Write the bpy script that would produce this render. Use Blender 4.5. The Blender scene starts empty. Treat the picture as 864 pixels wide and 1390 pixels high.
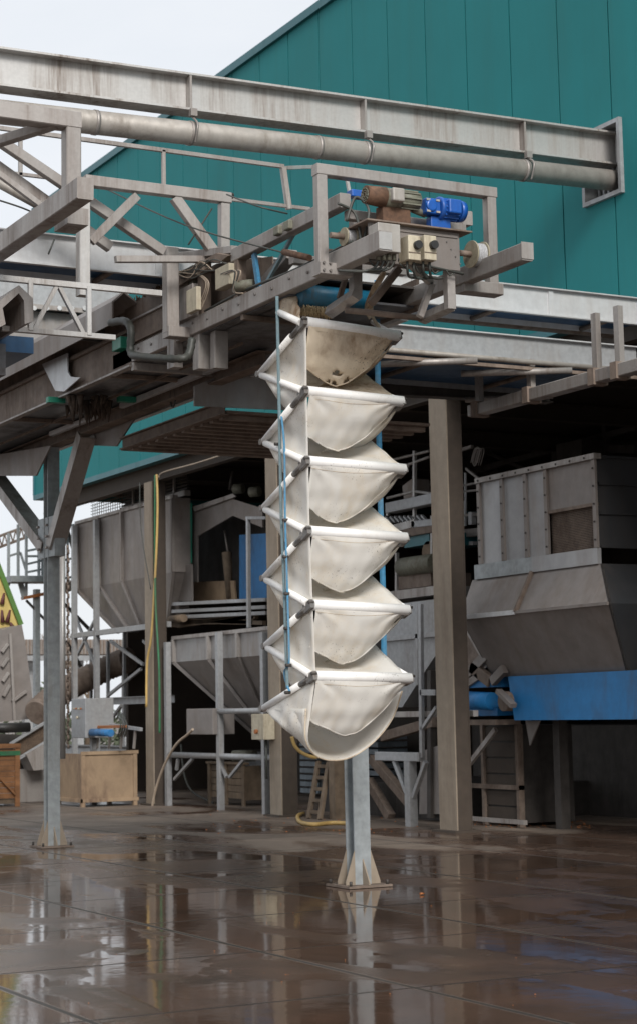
import bpy, bmesh, math, random
from mathutils import Vector, Matrix
random.seed(7)
R_ = math.radians
scene = bpy.context.scene
COL = scene.collection

# ------------------------------------------------------------------ survey: camera and sight lines to real planes
F = 2520.; CX = 432.; CY = 650.
YAW, PITCH, ROLL = R_(28.3), math.atan(314/2520), R_(1.1)
CAMP = Vector((0, 0, 1.6))
Wv = Vector((math.sin(YAW)*math.cos(PITCH), math.cos(YAW)*math.cos(PITCH), math.sin(PITCH)))
r0 = Vector((math.cos(YAW), -math.sin(YAW), 0)); u0 = r0.cross(Wv)
Rv = math.cos(ROLL)*r0 - math.sin(ROLL)*u0
Uv = math.sin(ROLL)*r0 + math.cos(ROLL)*u0
def H(px, py, ax, val):
    """where the sight line through a surveyed point meets a wall, floor or frame plane"""
    d = Wv + Rv*((px-CX)/F) - Uv*((py-CY)/F)
    i = 'xyz'.index(ax); t = (val-CAMP[i])/d[i]
    return CAMP + d*t

# ------------------------------------------------------------------ materials
def nn(nt, typ, **kw):
    n = nt.nodes.new(typ)
    for k, v in kw.items():
        if k in n.inputs.keys(): n.inputs[k].default_value = v
        else: setattr(n, k, v)
    return n
def rgba(c): return (c[0], c[1], c[2], 1)
def mixc(nt, fac, a, b, mode='MIX'):
    m = nt.nodes.new('ShaderNodeMix'); m.data_type = 'RGBA'; m.blend_type = mode
    for sock, v in ((m.inputs[0], fac), (m.inputs[6], a), (m.inputs[7], b)):
        if hasattr(v, 'is_linked') or hasattr(v, 'node'): nt.links.new(v, sock)
        elif isinstance(v, (int, float)): sock.default_value = v
        else: sock.default_value = rgba(v)
    return m.outputs[2]
def ramp(nt, src, lo, hi):
    m = nt.nodes.new('ShaderNodeMapRange'); m.clamp = True
    m.inputs[1].default_value = lo; m.inputs[2].default_value = hi
    nt.links.new(src, m.inputs[0]); return m.outputs[0]
def noise(nt, vec, scale, detail=4, rough=.55, stretch=(1, 1, 1), dist=0):
    mp = nt.nodes.new('ShaderNodeMapping'); mp.inputs['Scale'].default_value = stretch
    nt.links.new(vec, mp.inputs[0])
    n = nn(nt, 'ShaderNodeTexNoise', Scale=scale, Detail=detail, Roughness=rough, Distortion=dist)
    nt.links.new(mp.outputs[0], n.inputs['Vector']); return n.outputs['Fac']
def math2(nt, op, a, b=None, c=None):
    m = nt.nodes.new('ShaderNodeMath'); m.operation = op
    for s, v in zip(m.inputs, (a, b, c)):
        if v is None: continue
        if isinstance(v, (int, float)): s.default_value = v
        else: nt.links.new(v, s)
    return m.outputs[0]

def mat(name, col, rough=.6, metal=0., var=.18, vs=9, dirt=(.10, .065, .04), amt=.45, ds=1.6,
        streak=.25, bump=.25, bs=60, rough_dirt=.85, trans=0., specks=0., objvar=.12):
    m = bpy.data.materials.new(name); m.use_nodes = True; nt = m.node_tree
    b = nt.nodes['Principled BSDF']
    pos = nn(nt, 'ShaderNodeNewGeometry').outputs['Position']
    n1 = noise(nt, pos, vs, 5, .6)
    n2 = noise(nt, pos, ds, 6, .65, (1, 1, streak), .6)
    n3 = noise(nt, pos, ds*7, 4, .7, (1, 1, streak*.7))
    dk = tuple(c*(1-var) for c in col); lt = tuple(min(1, c*(1+var)) for c in col)
    c0 = mixc(nt, ramp(nt, n1, .3, .7), dk, lt)
    oi = nn(nt, 'ShaderNodeObjectInfo'); tv = nt.nodes.new('ShaderNodeMapRange')
    tv.inputs[3].default_value = 1-objvar; tv.inputs[4].default_value = 1+objvar*.7; nt.links.new(oi.outputs['Random'], tv.inputs[0])
    hs = nt.nodes.new('ShaderNodeHueSaturation'); nt.links.new(tv.outputs[0], hs.inputs['Value']); nt.links.new(c0, hs.inputs['Color']); c0 = hs.outputs[0]
    s = math2(nt, 'MULTIPLY', ramp(nt, n2, .42, .72), ramp(nt, n3, .25, .65))
    f = math2(nt, 'MULTIPLY', s, amt*1.6)
    f = math2(nt, 'MINIMUM', f, .92)
    c1 = mixc(nt, f, c0, dirt)
    if specks:
        sp = math2(nt, 'MULTIPLY', ramp(nt, noise(nt, pos, 55, 3, .7), .60, .66), ramp(nt, noise(nt, pos, 3.2, 3), .50, .60))
        c1 = mixc(nt, math2(nt, 'MULTIPLY', sp, specks), c1, (.09, .055, .035))
    nt.links.new(c1, b.inputs['Base Color'])
    rr = nt.nodes.new('ShaderNodeMapRange'); rr.inputs[3].default_value = rough; rr.inputs[4].default_value = rough_dirt
    nt.links.new(f, rr.inputs[0]); nt.links.new(rr.outputs[0], b.inputs['Roughness'])
    b.inputs['Metallic'].default_value = metal
    if bump:
        bp = nn(nt, 'ShaderNodeBump', Strength=bump, Distance=.004)
        nt.links.new(noise(nt, pos, bs, 3, .6), bp.inputs['Height']); nt.links.new(bp.outputs[0], b.inputs['Normal'])
    if trans:
        tr = nn(nt, 'ShaderNodeBsdfTranslucent'); nt.links.new(c1, tr.inputs[0])
        mx = nt.nodes.new('ShaderNodeMixShader'); mx.inputs[0].default_value = trans
        nt.links.new(b.outputs[0], mx.inputs[1]); nt.links.new(tr.outputs[0], mx.inputs[2])
        nt.links.new(mx.outputs[0], nt.nodes['Material Output'].inputs[0])
    return m

M = {}
M['galv']    = mat('galvanised_steel', (.36, .37, .38), .48, .35, .14, 14, (.19, .155, .125), .38, 1.3, .3)
M['galv_lt'] = mat('bright_galvanised_steel', (.60, .61, .62), .46, .35, .10, 10, (.30, .25, .2), .32, 1.2, .2)
M['beam']    = mat('weathered_galvanised_beam', (.50, .49, .475), .42, .5, .06, 30, (.17, .125, .095), .60, 2.6, .10)
M['frame']   = mat('dusty_galvanised_frame', (.36, .335, .315), .45, .45, .07, 30, (.12, .08, .06), .55, 3.2, .10)
M['post']    = mat('blue_grey_galvanised_post', (.33, .36, .375), .5, .3, .2, 11, (.21, .19, .16), .35, 2.0, .25)
M['pipe']    = mat('grey_brown_pipe', (.36, .335, .305), .55, .25, .12, 10, (.12, .09, .06), .5, 2.0, .5)
M['rusty']   = mat('brown_dirty_steel', (.20, .155, .125), .7, .1, .25, 9, (.07, .04, .025), .6, 2.4, .35)
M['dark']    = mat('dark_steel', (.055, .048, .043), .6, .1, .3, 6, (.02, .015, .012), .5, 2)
M['soil']    = mat('dried_mud', (.06, .042, .03), .95, 0, .4, 25, (.02, .014, .01), .6, 5, 1, .8, 40)
M['teal']    = mat('teal_cladding', (.016, .19, .20), .7, 0, .05, .9, (.03, .135, .13), .35, .8, .06, .05, 3, .75)
M['teal'].node_tree.nodes['Principled BSDF'].inputs['Specular IOR Level'].default_value = .25
M['teal_edge'] = mat('teal_trim', (.018, .125, .15), .4, 0, .06, 2, (.02, .08, .08), .2, 1)
M['bluesheet'] = mat('dark_blue_underside', (.02, .085, .19), .38, .2, .2, 2, (.05, .05, .05), .45, 1.2, 1)
M['under']   = mat('stained_underside_sheet', (.13, .14, .155), .35, .3, .3, 3, (.05, .03, .018), .6, 1.5, 1)
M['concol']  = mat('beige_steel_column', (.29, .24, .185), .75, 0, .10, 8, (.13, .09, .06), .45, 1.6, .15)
M['coldark'] = mat('shade_darkened_brown_steel', (.055, .042, .032), .75, 0, .15, 8, (.06, .042, .03), .5, 1.6, .15)  # brown steel darkened so the columns' shaded sides sit in the colour
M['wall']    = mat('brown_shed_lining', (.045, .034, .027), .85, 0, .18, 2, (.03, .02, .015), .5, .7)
M['hopper']  = mat('dusty_stainless_sheet', (.235, .213, .20), .5, .35, .12, 5, (.17, .12, .085), .5, .8, .25)
M['hopper_w'] = mat('pale_stainless_sheet', (.34, .34, .345), .42, .35, .10, 5, (.24, .17, .11), .45, .9, .25)
M['hopper_shade'] = mat('shade_darkened_sheet', (.025, .027, .03), .6, .1, .12, 4, (.05, .04, .035), .4, 1)  # hopper sheet with the shade of its -y end painted into the colour
M['blue']    = mat('blue_paint', (.012, .16, .40), .5, 0, .15, 5, (.07, .075, .085), .75, .9, .6)
M['motorblue'] = mat('glossy_blue_motor_paint', (.012, .10, .42), .3, 0, .12, 20, (.03, .05, .12), .3, 6)
M['drumblue'] = mat('teal_blue_drum', (.02, .19, .33), .35, 0, .15, 9, (.10, .08, .05), .5, 6)
M['motorgrey'] = mat('olive_grey_motor_paint', (.17, .17, .13), .55, 0, .2, 25, (.08, .05, .03), .5, 9, 1)
M['motorbrown'] = mat('rusty_fan_cover', (.14, .075, .045), .8, 0, .3, 25, (.05, .03, .02), .6, 9, 1)
M['black']   = mat('black_plastic', (.02, .02, .02), .45, 0, .2, 20, (.06, .05, .04), .3, 4)
M['boxw']    = mat('cream_switch_box', (.50, .45, .34), .6, 0, .12, 20, (.15, .10, .06), .55, 7)
M['boxg']    = mat('grey_control_box', (.42, .40, .37), .5, .1, .1, 12, (.18, .13, .09), .4, 4)
M['spool']   = mat('beige_winch_spool', (.36, .32, .23), .7, 0, .15, 20, (.12, .09, .06), .5, 6, 1)
M['rope']    = mat('grey_white_rope', (.45, .45, .46), .85, 0, .25, 90, (.15, .12, .1), .4, 9)
M['hinge']   = mat('dull_grey_hinge_steel', (.20, .19, .18), .45, .5, .2, 30, (.09, .05, .03), .4, 9, 1)
M['cable']   = mat('dark_cable', (.045, .05, .045), .5, 0, .2, 20, (.1, .08, .06), .3, 6)
M['cable_g'] = mat('green_cable', (.025, .14, .06), .5, 0, .2, 9, (.1, .08, .06), .3, 3)
M['cable_y'] = mat('yellow_hose', (.50, .34, .12), .5, 0, .15, 7, (.25, .17, .08), .4, 3)
M['cable_w'] = mat('tan_hose', (.42, .34, .26), .6, 0, .15, 7, (.2, .14, .1), .4, 3)
M['green']   = mat('green_plastic', (.015, .20, .13), .4, 0, .15, 8, (.04, .05, .04), .3, 4)
M['fabric']  = mat('white_pvc_fabric', (.93, .91, .87), .5, 0, .03, 5, (.80, .66, .45), .42, 1.7, .7, .15, 14, .6, .42, .5, .02)
M['fabric_d'] = mat('stained_white_pvc_fabric', (.76, .66, .52), .55, 0, .08, 6, (.30, .17, .08), .72, 2.4, .8, .2, 16, .8, .3, .95, .02)
M['tubew']   = mat('white_sleeve_tube', (.86, .85, .83), .38, 0, .03, 6, (.50, .42, .32), .25, 3.0, 1, .05, 30, .6, 0, .6, .02)
M['strap']   = mat('blue_webbing_strap', (.045, .21, .37), .7, 0, .18, 40, (.25, .28, .28), .5, 6, .4)
M['strap_d'] = mat('faded_grey_blue_strap', (.15, .23, .26), .75, 0, .18, 40, (.20, .20, .18), .5, 6, .4)
M['wood']    = mat('orange_brown_wood', (.25, .115, .045), .7, 0, .3, 6, (.07, .03, .015), .5, 2, 6, .5, 30)
M['oldwood'] = mat('weathered_wood', (.17, .125, .085), .85, 0, .25, 8, (.05, .035, .025), .55, 3)
M['binmetal'] = mat('rust_stained_bin', (.33, .235, .15), .7, .1, .14, 5, (.09, .05, .04), .6, 1.5, .5)
M['moss']    = mat('brown_green_moss', (.10, .055, .03), .95, 0, .5, 60, (.03, .03, .015), .6, 20, 1, 1)
M['yellow']  = mat('pale_yellow_panel', (.60, .47, .16), .6, 0, .12, 3, (.32, .20, .07), .45, 1.2, .6)
M['lime']    = mat('lime_green_edge', (.09, .20, .04), .5, 0, .12, 5, (.1, .15, .05), .3, 3)
M['plum']    = mat('dark_red_print', (.10, .03, .03), .6, 0, .2, 5, (.05, .02, .02), .3, 3)
M['mesh']    = mat('dirty_mesh', (.11, .075, .05), .8, 0, .6, 60, (.03, .02, .015), .6, 14, 1, .9, 80)
M['trays']   = mat('pale_blue_plastic', (.26, .31, .35), .5, 0, .15, 8, (.1, .09, .08), .5, 4)
M['leaf']    = mat('grey_green_hedge', (.07, .085, .05), .9, 0, .4, 3, (.03, .035, .02), .5, 1)
M['onion']   = mat('orange_peel', (.34, .12, .035), .6, 0, .3, 40, (.2, .05, .01), .4, 9)
M['straw']   = mat('yellow_brown_brush', (.66, .52, .32), .9, 0, .35, 70, (.12, .07, .03), .5, 20)

def ground_material():
    m = bpy.data.materials.new('wet_concrete_slabs'); m.use_nodes = True; nt = m.node_tree
    b = nt.nodes['Principled BSDF']
    pos = nn(nt, 'ShaderNodeNewGeometry').outputs['Position']
    sx = nn(nt, 'ShaderNodeSeparateXYZ'); nt.links.new(pos, sx.inputs[0])
    X, Y = sx.outputs[0], sx.outputs[1]
    wob = noise(nt, pos, .8, 2)
    SX, SY = 2.0, 2.0
    gx = math2(nt, 'DIVIDE', math2(nt, 'ADD', X, .35), SX); gy = math2(nt, 'DIVIDE', math2(nt, 'ADD', Y, .55), SY)
    fx = math2(nt, 'FRACT', gx); fy = math2(nt, 'FRACT', gy)
    dx = math2(nt, 'MINIMUM', fx, math2(nt, 'SUBTRACT', 1, fx)); dy = math2(nt, 'MINIMUM', fy, math2(nt, 'SUBTRACT', 1, fy))
    dj = math2(nt, 'MINIMUM', dx, dy)
    joint = ramp(nt, dj, .011, .005)
    edge = ramp(nt, dx, .017, .010)
    cx = nn(nt, 'ShaderNodeCombineXYZ'); nt.links.new(math2(nt, 'FLOOR', gx), cx.inputs[0]); nt.links.new(math2(nt, 'FLOOR', gy), cx.inputs[1])
    wn = nn(nt, 'ShaderNodeTexWhiteNoise'); nt.links.new(cx.outputs[0], wn.inputs[0])
    tint = wn.outputs['Value']
    n1 = noise(nt, pos, 1.1, 8, .68, (1, 1, 1), .5); n2 = noise(nt, pos, 14, 5, .7); n3 = noise(nt, pos, .35, 3, .5, (1, .6, 1))
    base = mixc(nt, ramp(nt, n1, .3, .72), (.10, .075, .058), (.27, .215, .17))
    base = mixc(nt, math2(nt, 'MULTIPLY', tint, .55), base, (.085, .066, .052))
    base = mixc(nt, math2(nt, 'MULTIPLY', ramp(nt, n2, .5, .8), .5), base, (.06, .042, .03))
    grit = noise(nt, pos, 70, 3, .75)
    base = mixc(nt, math2(nt, 'MULTIPLY', ramp(nt, grit, .56, .66), .45), base, (.30, .25, .20))
    base = mixc(nt, math2(nt, 'MULTIPLY', ramp(nt, noise(nt, pos, 33, 3, .7), .60, .66), .6), base, (.03, .02, .014))
    # puddles: where water has gathered on the low part of the yard (towards -Y) and in patches
    low = ramp(nt, math2(nt, 'ADD', math2(nt, 'MULTIPLY', X, .47), math2(nt, 'MULTIPLY', Y, .88)), 27.5, 15.0)
    n4 = noise(nt, pos, .62, 4, .55, (1, .45, 1), .8)
    low = math2(nt, 'MINIMUM', low, .85)
    w = math2(nt, 'ADD', math2(nt, 'MULTIPLY', low, .50), math2(nt, 'MULTIPLY', ramp(nt, n4, .36, .64), .42))
    w = math2(nt, 'ADD', w, math2(nt, 'MULTIPLY', ramp(nt, n1, .3, .7), .22))
    w = math2(nt, 'ADD', w, math2(nt, 'MULTIPLY', tint, .10))
    wet = ramp(nt, w, .40, .54); pud = ramp(nt, w, .655, .72)
    wetc = mixc(nt, ramp(nt, n1, .35, .68), (.035, .019, .012), (.085, .038, .021))
    c = mixc(nt, math2(nt, 'MULTIPLY', wet, .76), base, wetc)
    c = mixc(nt, math2(nt, 'MULTIPLY', edge, .5), c, (.16, .14, .12))
    c = mixc(nt, math2(nt, 'MULTIPLY', joint, .9), c, (.012, .009, .007))
    nt.links.new(c, b.inputs['Base Color'])
    r = math2(nt, 'SUBTRACT', .62, math2(nt, 'MULTIPLY', wet, .40))
    r = math2(nt, 'SUBTRACT', r, math2(nt, 'MULTIPLY', pud, .18))
    r = math2(nt, 'ADD', r, math2(nt, 'MULTIPLY', n2, .05))
    r = math2(nt, 'ADD', r, math2(nt, 'MULTIPLY', math2(nt, 'MAXIMUM', joint, edge), .35))
    nt.links.new(r, b.inputs['Roughness'])
    hb = math2(nt, 'MULTIPLY', math2(nt, 'SUBTRACT', 1, pud), math2(nt, 'ADD', math2(nt, 'ADD', n2, math2(nt, 'MULTIPLY', grit, .5)), math2(nt, 'MULTIPLY', joint, -1.5)))
    hb = math2(nt, 'ADD', hb, math2(nt, 'MULTIPLY', noise(nt, pos, 5, 2), .35))
    bp = nn(nt, 'ShaderNodeBump', Strength=.35, Distance=.006); nt.links.new(hb, bp.inputs['Height']); nt.links.new(bp.outputs[0], b.inputs['Normal'])
    return m
M['ground'] = ground_material()

# ------------------------------------------------------------------ mesh helpers
class MB:
    def __init__(s): s.v = []; s.f = []; s.sm = set()
    def add(s, vs, fs, smooth=False):
        o = len(s.v); s.v += [Vector(v) for v in vs]
        for f in fs:
            if smooth: s.sm.add(len(s.f))
            s.f.append([i+o for i in f])
        return s
    def box(s, x0, x1, y0, y1, z0, z1):
        x0, x1 = sorted((x0, x1)); y0, y1 = sorted((y0, y1)); z0, z1 = sorted((z0, z1))
        return s.add([(x, y, z) for z in (z0, z1) for y in (y0, y1) for x in (x0, x1)],
                     [(0, 2, 3, 1), (4, 5, 7, 6), (0, 1, 5, 4), (2, 6, 7, 3), (0, 4, 6, 2), (1, 3, 7, 5)])
    def sweep(s, p, q, prof, up=(0, 0, 1), smooth=False):
        """profile points (side, up) carried from p to q"""
        p, q = Vector(p), Vector(q); d = (q-p).normalized(); up = Vector(up)
        if abs(d.dot(up)) > .98: up = Vector((0, 1, 0))
        si = d.cross(up).normalized(); u = si.cross(d).normalized(); n = len(prof)
        vs = [e+si*a+u*b for e in (p, q) for a, b in prof]
        fs = [(i, (i+1) % n, n+(i+1) % n, n+i) for i in range(n)]
        s.add(vs, fs, smooth)
        o = len(s.v)-2*n
        s.f.append([o+i for i in range(n)][::-1]); s.f.append([o+n+i for i in range(n)])
        return s
    def bar(s, p, q, w, h, up=(0, 0, 1)):
        w /= 2; h /= 2; c = min(w, h)*.12
        return s.sweep(p, q, [(-w+c, -h), (w-c, -h), (w, -h+c), (w, h-c), (w-c, h), (-w+c, h), (-w, h-c), (-w, -h+c)], up)
    def ib(s, p, q, w, h, t=.014, up=(0, 0, 1)):
        w /= 2; h /= 2
        return s.sweep(p, q, [(-w, -h), (w, -h), (w, -h+t), (t/2, -h+t), (t/2, h-t), (w, h-t), (w, h), (-w, h), (-w, h-t), (-t/2, h-t), (-t/2, -h+t), (-w, -h+t)], up)
    def ch(s, p, q, w, h, t=.012, up=(0, 0, 1), side=1):
        k = side
        return s.sweep(p, q, [(-w/2*k, -h/2), (w/2*k, -h/2), (w/2*k, -h/2+t), ((-w/2+t)*k, -h/2+t), ((-w/2+t)*k, h/2-t), (w/2*k, h/2-t), (w/2*k, h/2), (-w/2*k, h/2)], up)
    def tube(s, p, q, r, n=12, r2=None):
        p, q = Vector(p), Vector(q); d = (q-p).normalized()
        a = d.orthogonal().normalized(); b = d.cross(a); r2 = r if r2 is None else r2
        vs = [e+(a*math.cos(2*math.pi*i/n)+b*math.sin(2*math.pi*i/n))*rr for e, rr in ((p, r), (q, r2)) for i in range(n)]
        s.add(vs, [(i, (i+1) % n, n+(i+1) % n, n+i) for i in range(n)], True)
        o = len(s.v)-2*n
        s.f.append([o+i for i in range(n)][::-1]); s.f.append([o+n+i for i in range(n)])
        return s
    def path(s, pts, r, n=8, rfun=None, sub=6):
        P = [Vector(p) for p in pts]
        Q = []
        for i in range(len(P)-1):
            a, b, c, d = P[max(i-1, 0)], P[i], P[i+1], P[min(i+2, len(P)-1)]
            for k in range(sub):
                t = k/sub
                Q.append(.5*((2*b)+(c-a)*t+(2*a-5*b+4*c-d)*t*t+(3*b-a-3*c+d)*t**3))
        Q.append(P[-1]); o = len(s.v); nrm = None
        for i, p in enumerate(Q):
            d = (Q[min(i+1, len(Q)-1)]-Q[max(i-1, 0)]).normalized()
            nrm = d.orthogonal().normalized() if nrm is None else (nrm-d*nrm.dot(d)).normalized()
            b = d.cross(nrm); rr = r*(rfun(i) if rfun else 1)
            s.v += [p+(nrm*math.cos(2*math.pi*k/n)+b*math.sin(2*math.pi*k/n))*rr for k in range(n)]
        for i in range(len(Q)-1):
            for k in range(n):
                s.sm.add(len(s.f)); s.f.append([o+i*n+k, o+i*n+(k+1) % n, o+(i+1)*n+(k+1) % n, o+(i+1)*n+k])
        s.f.append([o+k for k in range(n)][::-1]); s.f.append([o+(len(Q)-1)*n+k for k in range(n)])
        return s
    def prism(s, poly, off):
        poly = [Vector(p) for p in poly]; off = Vector(off); n = len(poly)
        s.add(poly+[p+off for p in poly], [list(range(n))[::-1], [n+i for i in range(n)]]+[(i, (i+1) % n, n+(i+1) % n, n+i) for i in range(n)])
        return s
    def grid(s, fn, nu, nv, smooth=True):
        vs = [fn(i/nu, j/nv) for j in range(nv+1) for i in range(nu+1)]
        fs = [(j*(nu+1)+i, j*(nu+1)+i+1, (j+1)*(nu+1)+i+1, (j+1)*(nu+1)+i) for j in range(nv) for i in range(nu)]
        return s.add(vs, fs, smooth)
    def build(s, name, m, parent=None, origin=None, thick=0, bevel=0):
        root = parent
        while root is not None and root.parent is not None: root = root.parent
        off = Vector(root.location) if root else (Vector(origin) if origin is not None else Vector((0, 0, 0)))
        me = bpy.data.meshes.new(name); me.from_pydata([tuple(v-off) for v in s.v], [], s.f)
        bm = bmesh.new(); bm.from_mesh(me); bmesh.ops.recalc_face_normals(bm, faces=bm.faces); bm.to_mesh(me); bm.free()
        for i in s.sm: me.polygons[i].use_smooth = True
        me.materials.append(M[m] if isinstance(m, str) else m)
        o = bpy.data.objects.new(name, me); COL.objects.link(o)
        if parent: o.parent = parent
        else: o.location = off
        if thick:
            md = o.modifiers.new('thickness', 'SOLIDIFY'); md.thickness = thick; md.offset = 0
        if bevel:
            md = o.modifiers.new('edge', 'BEVEL'); md.width = bevel; md.segments = 2; md.limit_method = 'ANGLE'
        return o
def tag(o, label=None, cat=None, group=None, kind=None):
    if label: o['label'] = label
    if cat:
        o['category'] = cat
        if not kind: o['kind'] = 'thing'
    if group: o['group'] = group
    if kind: o['kind'] = kind
    return o
def thing(name, label, cat, loc, group=None):
    o = bpy.data.objects.new(name, None); COL.objects.link(o); o.location = loc
    o.empty_display_size = .2
    return tag(o, label, cat, group)
V = Vector
def lerp(a, b, t): return V(a)*(1-t)+V(b)*t

# ------------------------------------------------------------------ ground
g = MB(); g.add([(-400, -200, 0), (500, -200, 0), (500, 900, 0), (-400, 900, 0)], [(0, 1, 2, 3)])
tag(g.build('ground', 'ground'), kind='structure')

# ------------------------------------------------------------------ the teal building
FX = 12.9; ZB, ZT = 6.03, 12.17; YL = 36.3; YR = 4.0
bld = thing('teal_building', 'big teal clad industrial hall with an open bay beneath its facade', 'building', (FX+4, 20, 0))
# panels: one joint about every 1.13 m, each a shallow raised sheet
joints = []
seams = [(160, 300), (189, 300), (218, 300), (250, 300), (284, 300), (318, 300), (356, 300), (395, 200), (434, 120), (479.5, 100), (527, 100), (579, 100), (634, 100), (692, 100), (756, 100), (827, 100)]
for px, py in seams: joints.append(H(px, py, 'x', FX).y)
step = (joints[0]-joints[-1])/(len(joints)-1)
js = [joints[0]-step*i for i in range(-3, 26)]
js = [YL]+[j for j in js if j < YL-.3 and j > YR+.3]+[YR]
hole = (H(794, 165, 'x', FX), H(843, 270, 'x', FX))
hy0, hy1 = sorted((H(841, 200, 'x', FX).y, H(795, 200, 'x', FX).y)); hz0 = H(797, 276, 'x', FX).z; hz1 = H(838, 167, 'x', FX).z
mb = MB()
for a, b in zip(js[:-1], js[1:]):
    lo, hi = b+.012, a-.012
    if hi > hy0-.03 and lo < hy1+.03:
        mb.box(FX, FX+.05, lo, hi, ZB+.08, hz0-.03); mb.box(FX, FX+.05, lo, hi, hz1+.03, ZT-.1)
        if lo < hy0-.03: mb.box(FX, FX+.05, lo, hy0-.03, hz0-.03, hz1+.03)
        if hi > hy1+.03: mb.box(FX, FX+.05, hy1+.03, hi, hz0-.03, hz1+.03)
    else: mb.box(FX, FX+.05, lo, hi, ZB+.08, ZT-.1)
fac = mb.build('facade_panels', 'teal', bld)
mb = MB(); mb.box(FX+.03, FX+.12, YR, hy0-.03, ZB+.02, ZT-.05).box(FX+.03, FX+.12, hy1+.03, YL, ZB+.02, ZT-.05)
mb.box(FX+.03, FX+.12, hy0-.03, hy1+.03, ZB+.02, hz0-.03).box(FX+.03, FX+.12, hy0-.03, hy1+.03, hz1+.03, ZT-.05)
mb.build('joint_backing', 'teal_edge', bld)
MB().box(FX-.06, FX+.2, YR-.1, YL+.06, ZT-.1, ZT+.03).build('eaves_trim', 'teal_edge', bld)
MB().box(FX-.03, FX+.2, YR-.1, YL+.03, ZB-.02, ZB+.08).build('drip_edge', 'teal_edge', bld)
MB().box(FX-.03, FX+.12, YL, YL+.05, ZB+.08, ZT-.1).build('corner_trim', 'teal_edge', bld)
MB().box(FX+.2, 34, YR, YL, ZT-.3, ZT-.05).build('roof', 'dark', bld)
MB().box(FX+.12, 34, YL-.1, YL+.03, ZB, ZT-.1).build('end_wall', 'teal', bld)
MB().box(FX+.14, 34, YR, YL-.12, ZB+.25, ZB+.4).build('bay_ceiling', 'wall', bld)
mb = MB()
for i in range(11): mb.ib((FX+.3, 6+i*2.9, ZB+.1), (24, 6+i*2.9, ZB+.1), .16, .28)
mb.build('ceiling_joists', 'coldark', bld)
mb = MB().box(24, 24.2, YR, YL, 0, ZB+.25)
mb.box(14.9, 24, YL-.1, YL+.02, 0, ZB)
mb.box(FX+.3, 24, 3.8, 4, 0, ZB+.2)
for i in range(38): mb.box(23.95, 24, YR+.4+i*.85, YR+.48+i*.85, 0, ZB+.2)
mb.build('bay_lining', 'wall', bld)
# opening with frame and louvre bars where the beam enters
op = MB()
for (y0, y1, z0, z1) in ((hy0-.05, hy0, hz0-.05, hz1+.05), (hy1, hy1+.05, hz0-.05, hz1+.05), (hy0, hy1, hz0-.05, hz0), (hy0, hy1, hz1, hz1+.05)):
    op.box(FX-.05, FX+.3, y0, y1, z0, z1)
opn = op.build('window_frame', 'galv', bld)
lv = MB()
for i in range(7):
    y = hy0+(hy1-hy0)*(i+.5)/7; lv.box(FX+.12, FX+.2, y-.015, y+.015, hz0, hz1)
lv.build('louvre', 'galv', opn)
MB().box(FX+.32, FX+.34, hy0, hy1, hz0, hz1).build('backing', 'dark', opn)
# rail under the eaves of the bay
mb = MB(); mb.ib((FX+.22, YR, ZB-.16), (FX+.22, YL-.1, ZB-.16), .16, .3); mb.build('lintel', 'coldark', bld)

def column(px0, px1, pyb, w, label, face='concol', depth=.30, top=None):
    c = H((px0+px1)/2, pyb, 'x', FX+.12); y = c.y
    t = thing('steel_column', label, 'column', (FX+.25, y, 0), 'columns carrying the facade')
    zt = ZB-.31 if top is None else top
    d = depth
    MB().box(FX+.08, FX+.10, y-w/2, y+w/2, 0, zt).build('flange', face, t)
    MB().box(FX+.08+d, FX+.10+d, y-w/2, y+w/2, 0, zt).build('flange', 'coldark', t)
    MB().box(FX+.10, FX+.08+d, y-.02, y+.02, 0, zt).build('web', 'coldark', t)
    # the closed near side of the column, its shade put into the colour
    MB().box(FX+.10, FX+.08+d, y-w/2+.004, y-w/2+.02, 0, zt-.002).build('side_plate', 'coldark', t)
    MB().box(FX+.0, FX+.18+d, y-w/2-.08, y+w/2+.08, 0, .03).build('base_plate', 'coldark', t)
    return t, y
c3, yc3 = column(592, 631, 1130, .42, 'thick brown column, the nearest one, left of the big right hopper', depth=.22)
c2, yc2 = column(360, 396, 1112, .38, 'beige column right behind the white chute, damp at its foot', depth=.26)
c1, yc1 = column(192, 222, 1102, .34, 'beige column with a yellow hose and green cable, between the left hoppers', depth=.25)

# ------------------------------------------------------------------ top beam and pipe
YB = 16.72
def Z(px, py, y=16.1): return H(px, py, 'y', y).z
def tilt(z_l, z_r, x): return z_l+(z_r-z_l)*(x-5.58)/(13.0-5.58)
def pzf(x): return tilt(H(0, 151, 'y', YB-.02).z, H(838, 245, 'y', YB-.02).z, x)
pz = pzf(9)
tb = thing('overhead_beam', 'long galvanised I beam running into the facade opening, above the pipe', 'beam', (9, YB, 7.4))
z1, z0 = 8.02, 7.50
def bz(x, k): return tilt(*( (H(0, 63, 'y', YB).z, H(835, 180, 'y', YB).z) if k else (H(0, 117, 'y', YB).z, H(835, 223, 'y', YB).z)), x)
MB().ib((3.5, YB+.10, (bz(3.5, 0)+bz(3.5, 1))/2), (13.3, YB+.10, (bz(13.3, 0)+bz(13.3, 1))/2), .24, bz(8, 1)-bz(8, 0), .022).build('girder', 'beam', tb)
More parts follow.
